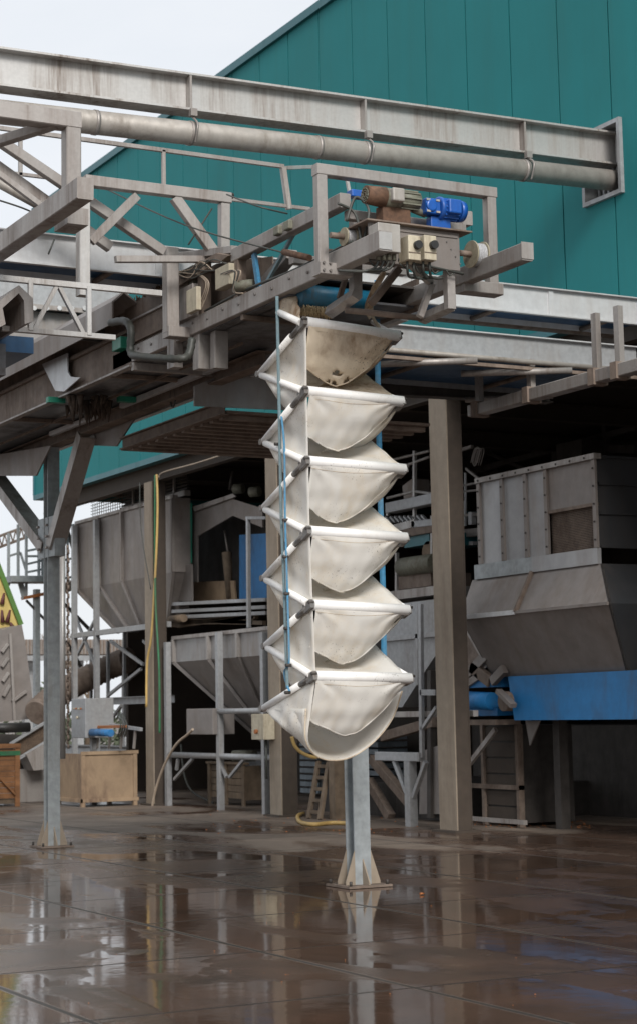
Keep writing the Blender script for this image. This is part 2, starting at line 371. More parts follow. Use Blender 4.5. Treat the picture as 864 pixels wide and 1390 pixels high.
for px in (259, 495, 710):
    x = H(px, 150, 'y', YB).x
    zbb = bz(x, 0); zbt = bz(x, 1); pz = pzf(x)
    MB().box(x-.012, x+.012, YB-.015, YB+.09, zbb+.024, zbt-.024).build('stiffener', 'frame', tb)
    hg = MB(); hg.path([(x, YB, zbb), (x, YB-.02, zbb-.06), (x+.01, YB-.13, pz+.08), (x, YB-.16, pz), (x, YB-.1, pz-.13)], .012, 6)
    hg.box(x-.035, x+.035, YB-.09, YB-.03, zbb-.08, zbb-.002)
    hg.build('pipe_hanger', 'frame', tb)
pp = thing('overhead_pipe', 'fat grey pipe hung under the long beam and entering the facade', 'pipe', (9, YB, pz))
MB().tube((3.5, YB-.0, pzf(3.5)), (13.25, YB-.0, pzf(13.25)), .12, 28).build('pipe_run', 'pipe', pp)
for px in (129, 258, 430, 494, 708):
    x = H(px, 190, 'y', YB).x
    MB().tube((x-.02, YB, pzf(x)), (x+.02, YB, pzf(x)), .127, 28).build('clamp', 'frame', pp)

# ------------------------------------------------------------------ cross conveyors 1 and 2 (along x, in front of the facade)
def cross_conv(name, label, y0, y1, z0, z1, x0, x1, side, und):
    t = thing(name, label, 'conveyor', ((x0+x1)/2, y0, z0), 'covered conveyors crossing above the yard')
    MB().box(x0, x1, y0, y0+.012, z0, z1-.012).build('side_panel', side, t)
    MB().box(x0, x1, y0-.05, y0+.07, z1-.012, z1).build('top_flange', 'galv_lt', t)
    MB().box(x0, x1, y0-.045, y0-.002, z0, z0+.014).build('lower_flange', 'galv_lt', t)
    MB().box(x0, x1, y1, y1+.012, z0, z1-.012).build('side_panel', side, t)
    MB().box(x0, x1, y0+.014, y1-.002, z0+.06, z0+.075).build('underside', und, t)
    MB().box(x0, x1, y0+.08, y1, z1-.03, z1-.015).build('cover', side, t)
    k = x0+.4
    while k < x1:
        MB().tube((k, y0+.02, z0+.02), (k, y1-.01, z0+.02), .028, 8).build('return_roller', 'rusty', t); k += 1.45
    return t
cv1 = cross_conv('cross_conveyor', 'upper galvanised box conveyor with dark blue underside crossing in front of teal wall', 16.1, 16.6, Z(676, 423), Z(676, 384.6), 3.2, 12.82, 'galv_lt', 'bluesheet')
MB().box(3.2, 12.82, 16.61, 16.68, Z(676, 423)-.03, Z(676, 423)+.05).build('rear_flange', 'rusty', cv1)
for px in (215, 745, 330, 560):
    x = H(px, 370, 'y', 16.1).x
    MB().box(x-.03, x+.03, 16.085, 16.099, Z(676, 423)+.02, Z(676, 384.6)-.02).build('joint_strap', 'galv_lt', cv1)
zb2 = Z(560, 481); zt2 = Z(560, 446)
cv2 = cross_conv('cross_conveyor', 'lower wider grey box conveyor with blue underside, cut off by the right column top', 16.0, 17.7, zb2, zt2, 8.36, 12.6, 'galv', 'bluesheet')
MB().tube((8.6, 15.9, zb2-.02), (12.6, 15.9, zb2-.02), .028, 10).build('side_rail', 'pipe', cv2)
MB().box(8.6, 12.6, 15.88, 15.93, zb2-.11, zb2-.075).build('lower_rail', 'rusty', cv2)
MB().ib((8.6, 17.8, zb2-.08), (12.7, 17.8, zb2+.0), .16, .14).build('rear_beam', 'dark', cv2)

# support beam along y under the right conveyors, with hangers
sx = 11.2
a_, b_ = H(641, 566, 'x', sx), H(845, 505, 'x', sx)
zs = (a_.z+b_.z)/2
sb = thing('cantilever_beam', 'beige box beam hung under the lower cross conveyor, right of the right column top', 'beam', (sx, (a_.y+b_.y)/2, zs))
MB().bar((sx, b_.y-.6, zs+.04), (sx, a_.y, zs+.04), .14, .13).build('arm_tube', 'frame', sb)
for px, py in ((809, 480), (840, 480), (650, 545), (720, 520)):
    y = H(px, py, 'x', sx).y
    MB().box(sx-.03, sx+.03, y-.04, y+.04, zs+.105, zb2+(.03 if y > 16 else .3)).build('hanger', 'frame', sb)
    MB().box(sx-.09, sx+.09, y-.05, y+.05, zs-.045, zs+.125).build('clamp', 'rusty', sb)
for (px, py, L) in ((700, 505, 1.0), (575, 492, .9), (690, 540, .8)):
    p = H(px, py, 'z', zb2-.12)
    MB().tube((p.x-.5*L, p.y+.3, p.z), (p.x+.5*L, p.y-.3, p.z), .035, 10).build('cross_tube', 'frame', sb)

# ------------------------------------------------------------------ support posts (galvanised H)
def hpost(cx, cy, zt, w, label, m='post'):
    t = thing('support_post', label, 'post', (cx, cy, 0), 'galvanised posts standing on the yard')
    MB().ib((cx, cy, .02), (cx, cy, zt), w, w, .016, up=(0, 1, 0)).build('shaft', m, t)
    MB().box(cx-w*1.35, cx+w*1.35, cy-w*1.35, cy+w*1.35, .004, .024).build('base_plate', 'rusty', t)
    for sx_ in (1, -1):
        for yy_ in (cy-w/2+.001, cy+w/2-.013):
            MB().prism([(cx+sx_*w/2, yy_, .025), (cx+sx_*w*1.08, yy_, .025), (cx+sx_*w*1.08, yy_, .05), (cx+sx_*w/2, yy_, .33)], (0, .012, 0)).build('gusset', 'concol', t)
    for sy_ in (1, -1):
        MB().prism([(cx-.006, cy+sy_*w*.5, .025), (cx-.006, cy+sy_*w*1.2, .025), (cx-.006, cy+sy_*w*1.2, .05), (cx-.006, cy+sy_*w*.5, .25)], (.012, 0, 0)).build('gusset', 'concol', t)
    for bx in (-.85, .85):
        for by in (-.85, .85):
            MB().tube((cx+bx*w*1.35, cy+by*w*1.35, .024), (cx+bx*w*1.35, cy+by*w*1.35, .065), .014, 6).build('anchor_bolt', 'dark', t)
    return t
fp = hpost(8.44, 15.05, 4.95, .165, 'galvanised H post coming down behind the white chute to the wet floor')
lp = hpost(8.0, 21.9, 4.93, .155, 'grey H post with a V of braces at the left of the yard')
for (px, py, side) in ((118, 600, 1), (-12, 640, -1)):
    top = H(px, py, 'x', 8.0); bot = V((8.0, 21.9-.12*side, H(75, 742, 'x', 8.0).z))
    top.z = 4.93
    MB().ch(bot, top, .15, .20, .014, up=(1, 0, 0), side=1).build('brace', 'frame', lp)
for zz in (3.66, 3.8, 3.94):
    for yy in (21.75, 22.05): MB().tube((7.86, yy, zz), (7.895, yy, zz), .016, 6).build('bolt', 'frame', lp)
MB().box(7.93, 8.07, 21.6, 22.2, 3.55, 4.05).build('splice_plate', 'post', lp)

# ------------------------------------------------------------------ main discharge conveyor (along y)
XL = 7.1
def HX(px, py, x=XL): return H(px, py, 'x', x)
mc = thing('discharge_conveyor', 'big dusty conveyor on galvanised arms from which the white chute hangs', 'conveyor', (7.8, 17, 4.8))
azt = (HX(500, 318).z+HX(200, 459).z)/2; azb = (HX(500, 349).z+HX(200, 478).z)/2; print('ARM', azt, azb)
XR = 8.42
MB().bar((XL+.06, HX(513, 325).y, (azt+azb)/2), (XL+.06, 17.6, (azt+azb)/2-.01), .12, azt-azb).build('side_arm', 'frame', mc)
MB().bar((XR-.06, 11.95, (azt+azb)/2-.01), (XR-.06, 16.6, (azt+azb)/2-.01), .11, azt-azb-.02).build('side_arm', 'frame', mc)
# upper rails
uz = HX(457, 272).z
MB().bar((XL+.06, HX(459, 262).y, uz), (XL+.06, HX(312, 345).y, uz), .10, .12).build('upper_rail', 'frame', mc)
MB().bar((XL+.06, HX(312, 338).y, HX(312, 338).z), (XL+.06, HX(237, 345).y, HX(237, 345).z-.02), .09, .07).build('upper_rail', 'frame', mc)
MB().bar((XR-.06, 12.8, uz), (XR-.06, 15.2, uz), .10, .12).build('upper_rail', 'frame', mc)
# portals
def portal(yc, xl, xr, zt, zf, w=.13):
    p = MB(); p.bar((xl, yc, zf), (xl, yc, zt-w*.92), w-.006, w-.006, up=(0, 1, 0)); o = p.build('portal_leg', 'frame', mc)
    p = MB(); p.bar((xr, yc, zf), (xr, yc, zt-w*.92), w-.006, w-.006, up=(0, 1, 0)); p.build('portal_leg', 'frame', mc)
    return o
yp1 = 12.9; xpl = H(434, 240, 'y', yp1).x; xpr = H(664, 300, 'y', yp1).x
zt1 = H(500, 233, 'y', yp1).z; zf1 = H(434, 362, 'y', yp1-.06).z
portal(yp1, xpl, xpr, zt1, zf1, .095)
MB().bar((xpl-.05, yp1, zt1-.045), (xpr+.05, yp1, zt1-.045), .10, .09).build('portal_beam', 'frame', mc)
MB().bar((xpl-.06, yp1-.01, zf1-.01), (XL+.15, yp1-.01, zf1-.01), .15, .10).build('portal_foot', 'frame', mc)
MB().bar((XR-.1, yp1-.01, zf1-.03), (xpr+.06, yp1-.01, zf1-.03), .15, .10).build('portal_foot', 'frame', mc)
yp2 = H(232, 395, 'x', 6.95).y
xp2 = 6.95; zt2_ = H(232, 337, 'x', 6.95).z; zf2 = H(232, 452, 'x', 6.95).z
portal(yp2, xp2, XR+.15, zt2_+.12, zf2)
MB().bar((xp2-.06, yp2-.01, zf2), (XL+.2, yp2-.01, zf2), .15, .10).build('portal_foot', 'frame', mc)
# galvanised underside, side plates and belt
zu = 5.11
MB().box(XL+.06, XR-.02, 13.75, 27, zu, zu+.02).build('underside_sheet', 'under', mc)
for i in range(4): MB().bar((XL+.02, 14.6+i*3.1, zu-.025), (XR, 14.6+i*3.1, zu-.025), .05, .045).build('cross_bar', 'rusty', mc)
MB().box(XL+.0, XL+.03, 17.1, 27, zu-.02, 5.42).build('side_plate', 'rusty', mc)
MB().box(XL+.16, XL+.18, 13.9, 17.1, zu-.0, 5.36).build('side_plate', 'rusty', mc)
MB().box(XL-.03, XL+.05, 17.1, 27, zu-.04, zu-.021).build('bottom_angle', 'frame', mc)
MB().box(XL-.04, XL+.05, 17.1, 27, 5.421, 5.46).build('upper_angle', 'rusty', mc)
MB().box(XL+.03, XL+.06, 17.3, 27, 5.461, 5.72).build('upper_side_plate', 'rusty', mc)
MB().box(XR-.03, XR, 13.7, 27, zu-.03, 5.36).build('side_plate', 'rusty', mc)
MB().box(XL+.1, XR-.1, 13.6, 27, 5.24, 5.26).build('belt', 'dark', mc)
MB().box(XR-.02, XR+.06, 14, 27, zu-.06, zu-.03).build('bottom_angle', 'galv_lt', mc)
MB().bar((XL, 17.08, zu-.04), (XR, 17.08, zu-.04), .06, .08).build('end_bar', 'frame', mc)
MB().box(XL+.0, XL+.03, 15.75, 17.09, 5.311, 5.52).build('side_plate', 'rusty', mc)
MB().box(XL+.01, XL+.04, 15.75, 17.29, 5.541, 5.73).build('upper_side_plate', 'rusty', mc)
MB().box(XL-.03, XL+.05, 15.75, 17.29, 5.521, 5.54).build('upper_angle', 'frame', mc)
MB().box(XL+.035, XL+.05, 16.3, 17.7, zu+.01, 5.50).build('side_plate', 'rusty', mc)
# support girder under the conveyor, on the left post
MB().ib((8.0, 15.9, 5.01), (8.0, 26.5, 5.01), .16, .15).build('girder', 'rusty', mc)
tag(MB().box(7.86, 7.915, 16.7, 19.3, 5.03, 5.085).build('edge_strip', 'galv_lt', mc), 'bright edge strip')
MB().box(7.86, 7.915, 20.1, 21.6, 5.03, 5.085).build('edge_strip', 'galv_lt', mc)
MB().box(7.6, 7.62, 15.6, 26, 5.06, 5.085).build('cable_tray', 'rusty', mc)
# hat shaped covers on the left side of the belt
def hat(name, xa, y0, y1, z, w, h, par, mm='hopper'):
    prof = [(-w, -h*.75), (-w, 0), (-w*.15, h*.55), (w, 0), (w, -.02), (-w*.15, h*.55-.025), (-w+.02, -.01), (-w+.02, -h*.75)]
    s_ = MB(); s_.sweep((xa, y1, z), (xa, y0, z), [(-a if False else -a, b) for a, b in [( -p[0], p[1]) for p in prof]])
    return s_.build(name, mm, par)
e = HX(166, 398, 6.95)
p3 = [HX(150, 442, 6.86), HX(150, 412, 6.86), HX(165, 397, 6.97), HX(184, 414, 7.12)]
yb = e.y
prof = [(6.84, p3[0].z), (6.84, p3[1].z), (6.97, p3[2].z), (7.14, p3[3].z), (7.14, p3[3].z-.02), (6.97, p3[2].z-.02), (6.855, p3[1].z-.01), (6.855, p3[0].z)]
MB().prism([(x, yb, z) for x, z in prof], (0, 8, 0)).build('belt_cover', 'hopper', mc)
MB().box(6.86, 7.12, yb+.9, yb+.92, p3[0].z, p3[1].z).build('cover_end', 'dark', mc)
# gap-filling: brackets hanging from the side
q = [HX(66, 495), HX(100, 480), HX(101, 505), HX(105, 512), HX(118, 513), HX(96, 532), HX(84, 531)]
MB().prism([(XL-.06, p.y, p.z) for p in q], (-.015, 0, 0)).build('bracket_plate', 'galv_lt', mc)
# green blocks and hanging mud below
for px, py in ((76, 547), (172, 546)):
    p = H(px, py, 'z', zu-.09)
    MB().box(p.x-.10, p.x+.10, p.y-.04, p.y+.04, zu-.09, zu-.03).build('green_block', 'green', mc)
rnd = random.Random(3); mb = MB()
for i in range(60):
    p = H(rnd.uniform(92, 150), rnd.uniform(535, 556), 'z', zu-.05)
    L = rnd.uniform(.05, .26)*(1.2 if rnd.random() < .3 else .7)
    mb.tube(p, p-V((rnd.uniform(-.02, .02), 0, L)), rnd.uniform(.018, .05), 6, .003)
mb.build('hanging_mud', 'soil', mc)
# tall plates and brackets inside the arm: rusty plate, braces
for (p, q_, w, h, mm) in (
    ((HX(270, 350)), (HX(270, 428)), .10, .10, 'rusty'),
    ((HX(290, 445, XL+.1)), (HX(290, 500, XL+.1)), .14, .10, 'frame'),
    ((HX(318, 345)), (HX(318, 420)), .09, .09, 'rusty'),
    ((HX(250, 375)), (HX(250, 420)), .09, .09, 'rusty')):
    MB().bar(p+V((.06, 0, 0)), q_+V((.06, 0, 0)), w, h, up=(0, 1, 0)).build('upright', mm, mc)
MB().bar(HX(238, 452, XL+.03), HX(238, 500, XL+.03), .10, .16, up=(0, 1, 0)).build('drop_plate', 'frame', mc)
MB().bar(HX(275, 450, XL+.1), HX(275, 502, XL+.1), .14, .14, up=(0, 1, 0)).build('drop_leg', 'frame', mc)
pl = [HX(236, 372), HX(268, 355), HX(300, 350), HX(342, 345), HX(342, 400), HX(300, 425), HX(240, 455)]
MB().prism([(XL+.2, p.y, p.z) for p in pl], (.012, 0, 0)).build('back_plate', 'rusty', mc)
pl = [HX(237, 382), HX(266, 362), HX(276, 369), HX(243, 390)]
MB().prism([(XL-.02, p.y, p.z) for p in pl], (.16, 0, .02)).build('rain_cap', 'rusty', mc)
pl = [HX(280, 353), HX(296, 344), HX(313, 347), HX(300, 357)]
MB().prism([(XL-.02, p.y, p.z) for p in pl], (.16, 0, .03)).build('rain_cap', 'rusty', mc)
# junction boxes, sensors, wiring
def cbox(px0, py0, px1, py1, x, d, mm, nm='junction_box', par=None):
    a, b = HX(px0, py0, x), HX(px1, py1, x); par = par or mc
    return MB().box(x, x+d, a.y, b.y, min(a.z, b.z), max(a.z, b.z)).build(nm, mm, par, bevel=.006)
cbox(236, 397, 262, 428, XL-.05, .14, 'frame')
cbox(253, 395, 267, 420, XL-.09, .05, 'boxw', 'box_lid')
cbox(292, 366, 311, 385, XL-.04, .10, 'boxw')
cbox(238, 372, 262, 395, XL+.03, .10, 'motorgrey', 'sensor')
p = HX(330, 388, XL); MB().tube(p+V((-.05, .05, 0)), p+V((.08, -.05, .01)), .05, 14).build('small_motor', 'motorgrey', mc)
for k in range(9):
    a = HX(240+rnd.uniform(-5, 10), 372+rnd.uniform(-6, 6), XL-.02); b = HX(290+rnd.uniform(-15, 25), 360+rnd.uniform(-8, 10), XL-.02)
    c = lerp(a, b, .5)+V((-.03, 0, rnd.uniform(-.08, .05))); d = lerp(a, b, .75)+V((-.02, 0, rnd.uniform(-.09, .08)))
    MB().path([a, c, d, b], .006, 5).build('wire', 'cable' if k % 3 else 'cable_w', mc)
for k in range(4):
    MB().path([HX(300+k*3, 372, XL-.04), HX(318+k*3, 368, XL-.05), HX(316+k, 395, XL-.05), HX(324+k*2, 398, XL-.04)], .006, 5).build('wire', 'cable_w' if k % 2 else 'cable', mc)
for k in range(3):
    MB().path([HX(264+k*2, 370, XL-.03), HX(280+k*2, 385, XL-.04), HX(268+k*3, 420, XL-.04), HX(277, 408, XL-.03)], .005, 5).build('wire', 'cable_w', mc)
# grey wrapped hose loop
MB().path([HX(150, 438, 6.8), HX(170, 436, 6.8), HX(178, 448, 6.8), HX(178, 478, 6.8), HX(192, 484, 6.8), HX(240, 487, 6.9), HX(256, 482, 7), HX(261, 460, 7.05)], .035, 10, lambda i: 1+.18*(i % 2)).build('wrapped_hose', 'cable', mc)
cbox(152, 462, 164, 472, XL-.12, .1, 'green', 'green_box')
# steel cables
MB().path([HX(127, 248, 6.7), HX(250, 305, 6.9), HX(385, 343, XL)], .008, 6).build('pull_wire', 'cable', mc)
MB().path([HX(308, 264), HX(350, 280), HX(390, 290, XL+.3)], .008, 6).build('pull_wire', 'cable', mc)
MB().bar(HX(362, 384, XL+.1), HX(400, 315, XL+.1), .03, .03).build('tie_bar', 'strap_d', mc)
MB().bar(HX(350, 398, XL+.25), HX(396, 345, XL+.25), .12, .09).build('diagonal', 'frame', mc)
MB().tube(HX(385, 342, XL), HX(420, 350, XL), .028, 8).build('turnbuckle', 'motorbrown', mc)
for px in (378, 392):
    p = HX(px, 313 if px < 385 else 306, XL); MB().box(p.x-.03, p.x+.06, p.y-.05, p.y+.05, p.z-.04, p.z+.04).build('clamp_block', 'motorgrey', mc, bevel=.01)
MB().bar(HX(345, 345, XL+.05), HX(352, 395, XL+.05), .03, .06).build('blue_guide', 'strap', mc)
# middle rails between arms (x direction)
for (px, py, m_) in ((395, 352, 'frame'), (470, 292, 'frame'), (440, 345, 'rusty')):
    p = HX(px, py, XL+.1); MB().bar(p, (XR-.1, p.y, p.z), .08, .08).build('cross_member', m_, mc)

# head of the conveyor: deck plate, rear panel, motors, switch boxes, spools
YH = 12.35
def HY(px, py, y=YH): return H(px, py, 'y', y)
a, b = HY(497, 292), HY(640, 310)
zp = (HY(520, 300).z+HY(630, 311).z)/2
dk = MB(); dk.box(HY(498, 300).x, HY(640, 310).x, YH, YH+.55, zp-.012, zp); dk.build('motor_plate', 'rusty', mc)
x0, x1 = HY(505, 320).x, HY(628, 330).x
MB().box(x0, x1, YH+.06, YH+.072, HY(628, 368, YH+.06).z, zp-.014).build('front_panel', 'hopper', mc)
cw = (HY(513, 330, YH-.1).x, HY(543, 330, YH-.1).x)
MB().box(cw[0], cw[1], YH-.1, YH+.05, HY(543, 343, YH-.1).z, HY(543, 305, YH-.1).z).build('cable_box', 'boxg', mc, bevel=.006)
for i, px in enumerate((513, 520, 527, 534)):
    p = HY(px, 347, YH-.03); MB().tube(p+V((0, 0, .03)), p-V((0, 0, .04)), .018, 8).build('cable_gland', 'motorgrey', mc)
    MB().path([p-V((0, 0, .04)), p+V((-.03, .02, -.10)), p+V((-.14, .05, -.13)), p+V((-.25, .2, -.1))], .01, 6).build('wire', 'cable', mc)
for px in (557.5, 579):
    c = HY(px, 338, YH-.05)
    sw = MB(); sw.box(c.x-.057, c.x+.057, YH-.10, YH+.055, c.z-.10, c.z+.10); so = sw.build('switch_box', 'boxw', mc, bevel=.006)
    MB().tube((c.x+.02, YH-.101, c.z+.02), (c.x+.02, YH-.14, c.z+.02), .034, 16).build('knob', 'black', so)
    MB().box(c.x-.056, c.x+.056, YH-.104, YH-.1005, c.z-.045, c.z-.038).build('seam', 'rusty', so)
    for dx in (-.03, .03):
        MB().path([(c.x+dx, YH-.03, c.z-.1), (c.x+dx, YH-.03, c.z-.16), (c.x+dx+.05, YH+.02, c.z-.21), (c.x+dx+.16, YH+.04, c.z-.2)], .011, 6).build('wire', 'cable', so)
# end caps, bolts and cable run on the arms
for xc_, yc_0 in ((XL+.06, HX(513, 325).y), (XR-.06, 11.95)):
    MB().box(xc_-.058, xc_+.058, yc_0-.008, yc_0-.001, azb+.012, azt-.012).build('end_cap', 'beam', mc)
for k in range(12):
    y_ = 13.3+k*.33
    MB().tube((XL-.012, y_, (azt+azb)/2+.02*(k % 2)), (XL+.002, y_, (azt+azb)/2+.02*(k % 2)), .014, 6).build('bolt', 'hinge', mc)
MB().path([(XL+.03, 12.6, azt+.02), (XL+.04, 13.6, azt+.015), (XL+.02, 14.6, azt+.03), (XL+.05, 15.8, azt+.02), (XL+.04, 17, azt+.05)], .012, 6).build('cable_run', 'cable', mc)
MB().path([(XL+.08, 12.6, azt+.02), (XL+.07, 13.6, azt+.012), (XL+.09, 14.8, azt+.03), (XL+.06, 16.4, azt+.02)], .009, 6).build('cable_run', 'cable_w', mc)
for zz in (zf1+.03, zf1-.03):
    for xx in (xpl-.03, xpl+.03): MB().tube((xx, yp1-.10, zz), (xx, yp1-.085, zz), .012, 6).build('bolt', 'hinge', mc)
for k in range(6):
    a = HY(500+k*21, 352+k*3, YH+.03); b = HY(514+k*20, 356+k*3, YH+.03)
    MB().path([a, lerp(a, b, .5)-V((0, 0, .02+.03*rnd.random())), b], .007, 5).build('wire', 'cable', mc)
MB().box(x0+.02, x1-.02, YH+.05, YH+.058, zp-.06, zp-.04).build('panel_fold', 'hopper', mc)
for k in range(5): c_ = HY(600+k*6, 318+k*10, YH+.05); MB().tube(c_, c_+V((0, .008, 0)), .006, 6).build('screw', 'hinge', mc)
# motors (axis along x)
def motor_grey(cx, cy, cz):
    o = MB().tube((cx-.02, cy, cz), (cx+.12, cy, cz), .082, 20).tube((cx+.12, cy, cz), (cx+.30, cy, cz), .072, 16)
    for k in range(10):
        a = k/10*2*math.pi; o.bar((cx+.12, cy+.078*math.cos(a), cz+.078*math.sin(a)), (cx+.29, cy+.078*math.cos(a), cz+.078*math.sin(a)), .012, .012)
    mo = o.build('motor', 'motorgrey', mc)
    MB().tube((cx-.19, cy, cz+.005), (cx-.02, cy, cz), .074, 20, .086).build('fan_cover', 'motorbrown', mo)
    f = MB()
    for r_ in (.02, .038, .056): 
        for k in range(12):
            a, b = k/12*2*math.pi, (k+1)/12*2*math.pi
            f.tube((cx-.195, cy+r_*math.cos(a), cz+r_*math.sin(a)), (cx-.195, cy+r_*math.cos(b), cz+r_*math.sin(b)), .005, 4)
    f.build('fan_grille', 'motorgrey', mo)
    MB().box(cx+.0, cx+.11, cy-.12, cy-.05, cz-.05, cz+.06).build('terminal_box', 'boxg', mo, bevel=.012)
    return mo
mp = HY(520, 268, YH+.22)
motor_grey(mp.x+.02, mp.y, mp.z)
mq = HY(606, 285, YH+.22)
o = MB().tube((mq.x-.08, mq.y, mq.z), (mq.x+.10, mq.y, mq.z), .085, 24)
for k in range(18):
    a = k/18*2*math.pi; o.bar((mq.x-.07, mq.y+.088*math.cos(a), mq.z+.088*math.sin(a)), (mq.x+.08, mq.y+.088*math.cos(a), mq.z+.088*math.sin(a)), .008, .012)
mo = o.build('motor', 'motorblue', mc); tag(mo, 'bright blue motor')
MB().tube((mq.x+.095, mq.y, mq.z), (mq.x+.15, mq.y, mq.z), .094, 24, .085).build('fan_cover', 'motorblue', mo)
MB().box(mq.x-.05, mq.x+.07, mq.y-.12, mq.y-.06, mq.z-.055, mq.z+.065).build('terminal_box', 'motorblue', mo, bevel=.012)
gb = MB().box(mq.x-.24, mq.x-.10, mq.y-.065, mq.y+.065, mq.z-.065, mq.z+.065).tube((mq.x-.19, mq.y-.08, mq.z), (mq.x-.19, mq.y+.08, mq.z), .05, 18).tube((mq.x-.1, mq.y, mq.z), (mq.x-.06, mq.y, mq.z), .1, 20)
go = gb.build('gearbox', 'motorblue', mo, bevel=.012)
for dx, dz in ((-.22, -.06), (-.13, -.06), (-.22, .06), (-.13, .06)):
    MB().box(mq.x+dx-.018, mq.x+dx+.018, mq.y-.072, mq.y-.066, mq.z+dz*.8-.008, mq.z+dz*.8+.008).build('name_plate', 'boxg', go)
MB().tube((mp.x+.28, mp.y+.02, mp.z-.06), (mq.x-.2, mq.y+.02, mp.z-.09), .03, 12).build('drive_shaft', 'motorgrey', mc)
MB().box(mp.x-.02, mp.x+.24, mp.y-.02, mp.y+.1, zp, mp.z-.065).build('motor_foot', 'motorbrown', mc, bevel=.01)
MB().box(mq.x-.17, mq.x+.02, mq.y-.02, mq.y+.06, zp, mq.z-.07).build('motor_foot', 'motorblue', mc, bevel=.008)
pb = HY(486, 262, YH+.5); MB().box(pb.x-.06, pb.x+.1, pb.y, pb.y+.1, pb.z-.03, pb.z+.03).build('blue_bracket', 'motorblue', mc, bevel=.008)
MB().path([HY(470, 300, YH+.3), HY(482, 268, YH+.3), HY(500, 285, YH+.2), HY(492, 330, YH+.2)], .012, 6).build('wire', 'cable', mc)
MB().path([HY(458, 276, YH+.3), HY(480, 288, YH+.3), HY(488, 315, YH+.2), HY(490, 350, YH+.2)], .012, 6).build('wire', 'cable', mc)
# winch spools
def spool(px, py, y, r, w):
    c = H(px, py, 'y', y)
    o = MB().tube((c.x-w/2, y, c.z), (c.x-w/2+.012, y, c.z), r, 24).build('winch_spool', 'spool', mc)
    MB().tube((c.x+w/2-.012, y, c.z), (c.x+w/2, y, c.z), r, 24).build('spool_flange', 'spool', o)
    mb = MB()
    for k in range(6): mb.tube((c.x-w/2+.012+k*(w-.024)/6, y, c.z), (c.x-w/2+.012+(k+.9)*(w-.024)/6, y, c.z), r*.86, 20)
    mb.build('wound_rope', 'rope', o)
    MB().tube((c.x-w/2-.12, y, c.z), (c.x-w/2, y, c.z), .025, 12).build('axle', 'rusty', o)
spool(646, 346, YH+.25, .115, .12)
spool(473, 322, YH+.35, .075, .10)
# frame below the head
def RB(pts, w, y, mm='frame', nm='hanger_frame', h=None):
    P_ = [H(px, py, 'y', yy if yy else y) for px, py, yy in [(p+(None,))[:3] for p in pts]]
    mb = MB()
    for i in range(len(P_)-1): mb.bar(P_[i], P_[i+1], w, h or w, up=(0, 1, 0))
    return mb.build(nm, mm, mc)
RB([(482, 288), (482, 405)], .085, 13.0)
RB([(484, 399, 12.95), (447, 424, 13.35)], .085, 13)
MB().tube(HY(468, 421, 13.1), HY(572, 432, 12.9), .026, 10).build('lower_tube', 'rusty', mc)
RB([(553, 357), (585, 385), (569, 430)], .05, 12.7)
RB([(608, 365), (610, 420)], .075, 12.5)
RB([(612, 415, 12.5), (573, 433, 13.0)], .075, 12.5)
RB([(540, 365), (503, 412)], .06, 12.95, 'rusty')
RB([(470, 372), (460, 405)], .04, 13.2, 'rusty')
MB().tube(HY(540, 352, 12.4), HY(628, 372, 12.4), .01, 6).build('conduit', 'cable', mc)
# head drum and bristles
dr0 = H(404, 400, 'y', 13.72)
drz = dr0.z
MB().tube((dr0.x, 13.72, drz), (dr0.x+.70, 13.72, drz), .10, 28).build('head_drum', 'drumblue', mc)
mb = MB()
for i in range(420):
    u = rnd.random(); a = R_(rnd.uniform(235, 300))
    c = V((dr0.x+.02+u*.30, 13.72+.12*math.cos(a), drz+.10*math.sin(a)-.015))
    mb.tube(c, c+V((rnd.uniform(-.01, .01), rnd.uniform(-.04, .02), -rnd.uniform(.02, .085))), .0045, 4, .002)
mb.build('bristles', 'straw', mc)

# ------------------------------------------------------------------ white zigzag chute
YF = 13.32
zsc = .9726
Ax = [H(px, py, 'y', YF) for px, py in ((412, 437), (413, 531), (415, 626), (417, 721), (421, 821), (425, 918))]
Bx = [H(px, py, 'y', YF) for px, py in ((540, 456), (545, 545), (548, 637), (550, 730), (553, 828), (556, 921))]
Vx = [H(px, py, 'x', Ax[i].x) for i, (px, py) in enumerate(((352, 508), (357, 600), (357, 690), (358, 785), (360, 877), (357, 962)))]
Wx = [V((Bx[i].x, Vx[i].y, Vx[i].z-.02)) for i in range(6)]
ch = thing('fabric_chute', 'white zigzag fabric lowering chute of six scoops hanging over the wet yard', 'chute', ((Ax[3].x+Bx[3].x)/2, 13.8, 1.2))
TR = .046
for i in range(6):
    A, B, Vv, Wv_ = Ax[i], Bx[i], Vx[i], Wx[i]
    MB().tube(A+V((.02, 0, 0)), B-V((.0, 0, 0)), TR, 18).build('front_tube', 'tubew', ch)
    for P0, P1 in ((A, Vv), (B, Wv_)):
        d = (P1-P0).normalized()
        MB().tube(P0+d*.06, P0+d*.24, .022, 10).build('hinge_arm', 'hinge', ch)
        MB().tube(P0+d*.24, P1-d*.02, .030, 14).build('side_tube', 'tubew', ch)
        hj = MB().bar(P0-d*.03, P0+d*.10, .034, .075, up=(0, 1, 0)).build('hinge', 'hinge', ch, bevel=.01)
        MB().tube(P0+V((-.03, -.02, .02)), P0+V((.03, -.02, .02)), .012, 8).build('bolt', 'dark', hj)
        MB().tube(P1+V((-.03, 0, 0)), P1+V((.03, 0, 0)), .028, 10).build('hinge', 'hinge', ch)
    if i < 5:
        for P0, P1 in ((Vv, Ax[i+1]), (Wv_, Bx[i+1])):
            d = (P1-P0).normalized()
            MB().tube(P0+d*.05, P1-d*.05, .030, 14).build('side_tube', 'tubew', ch)
    else:
        pass
    MB().tube(Vv, Wv_, .03, 14).build('back_tube', 'tubew', ch)
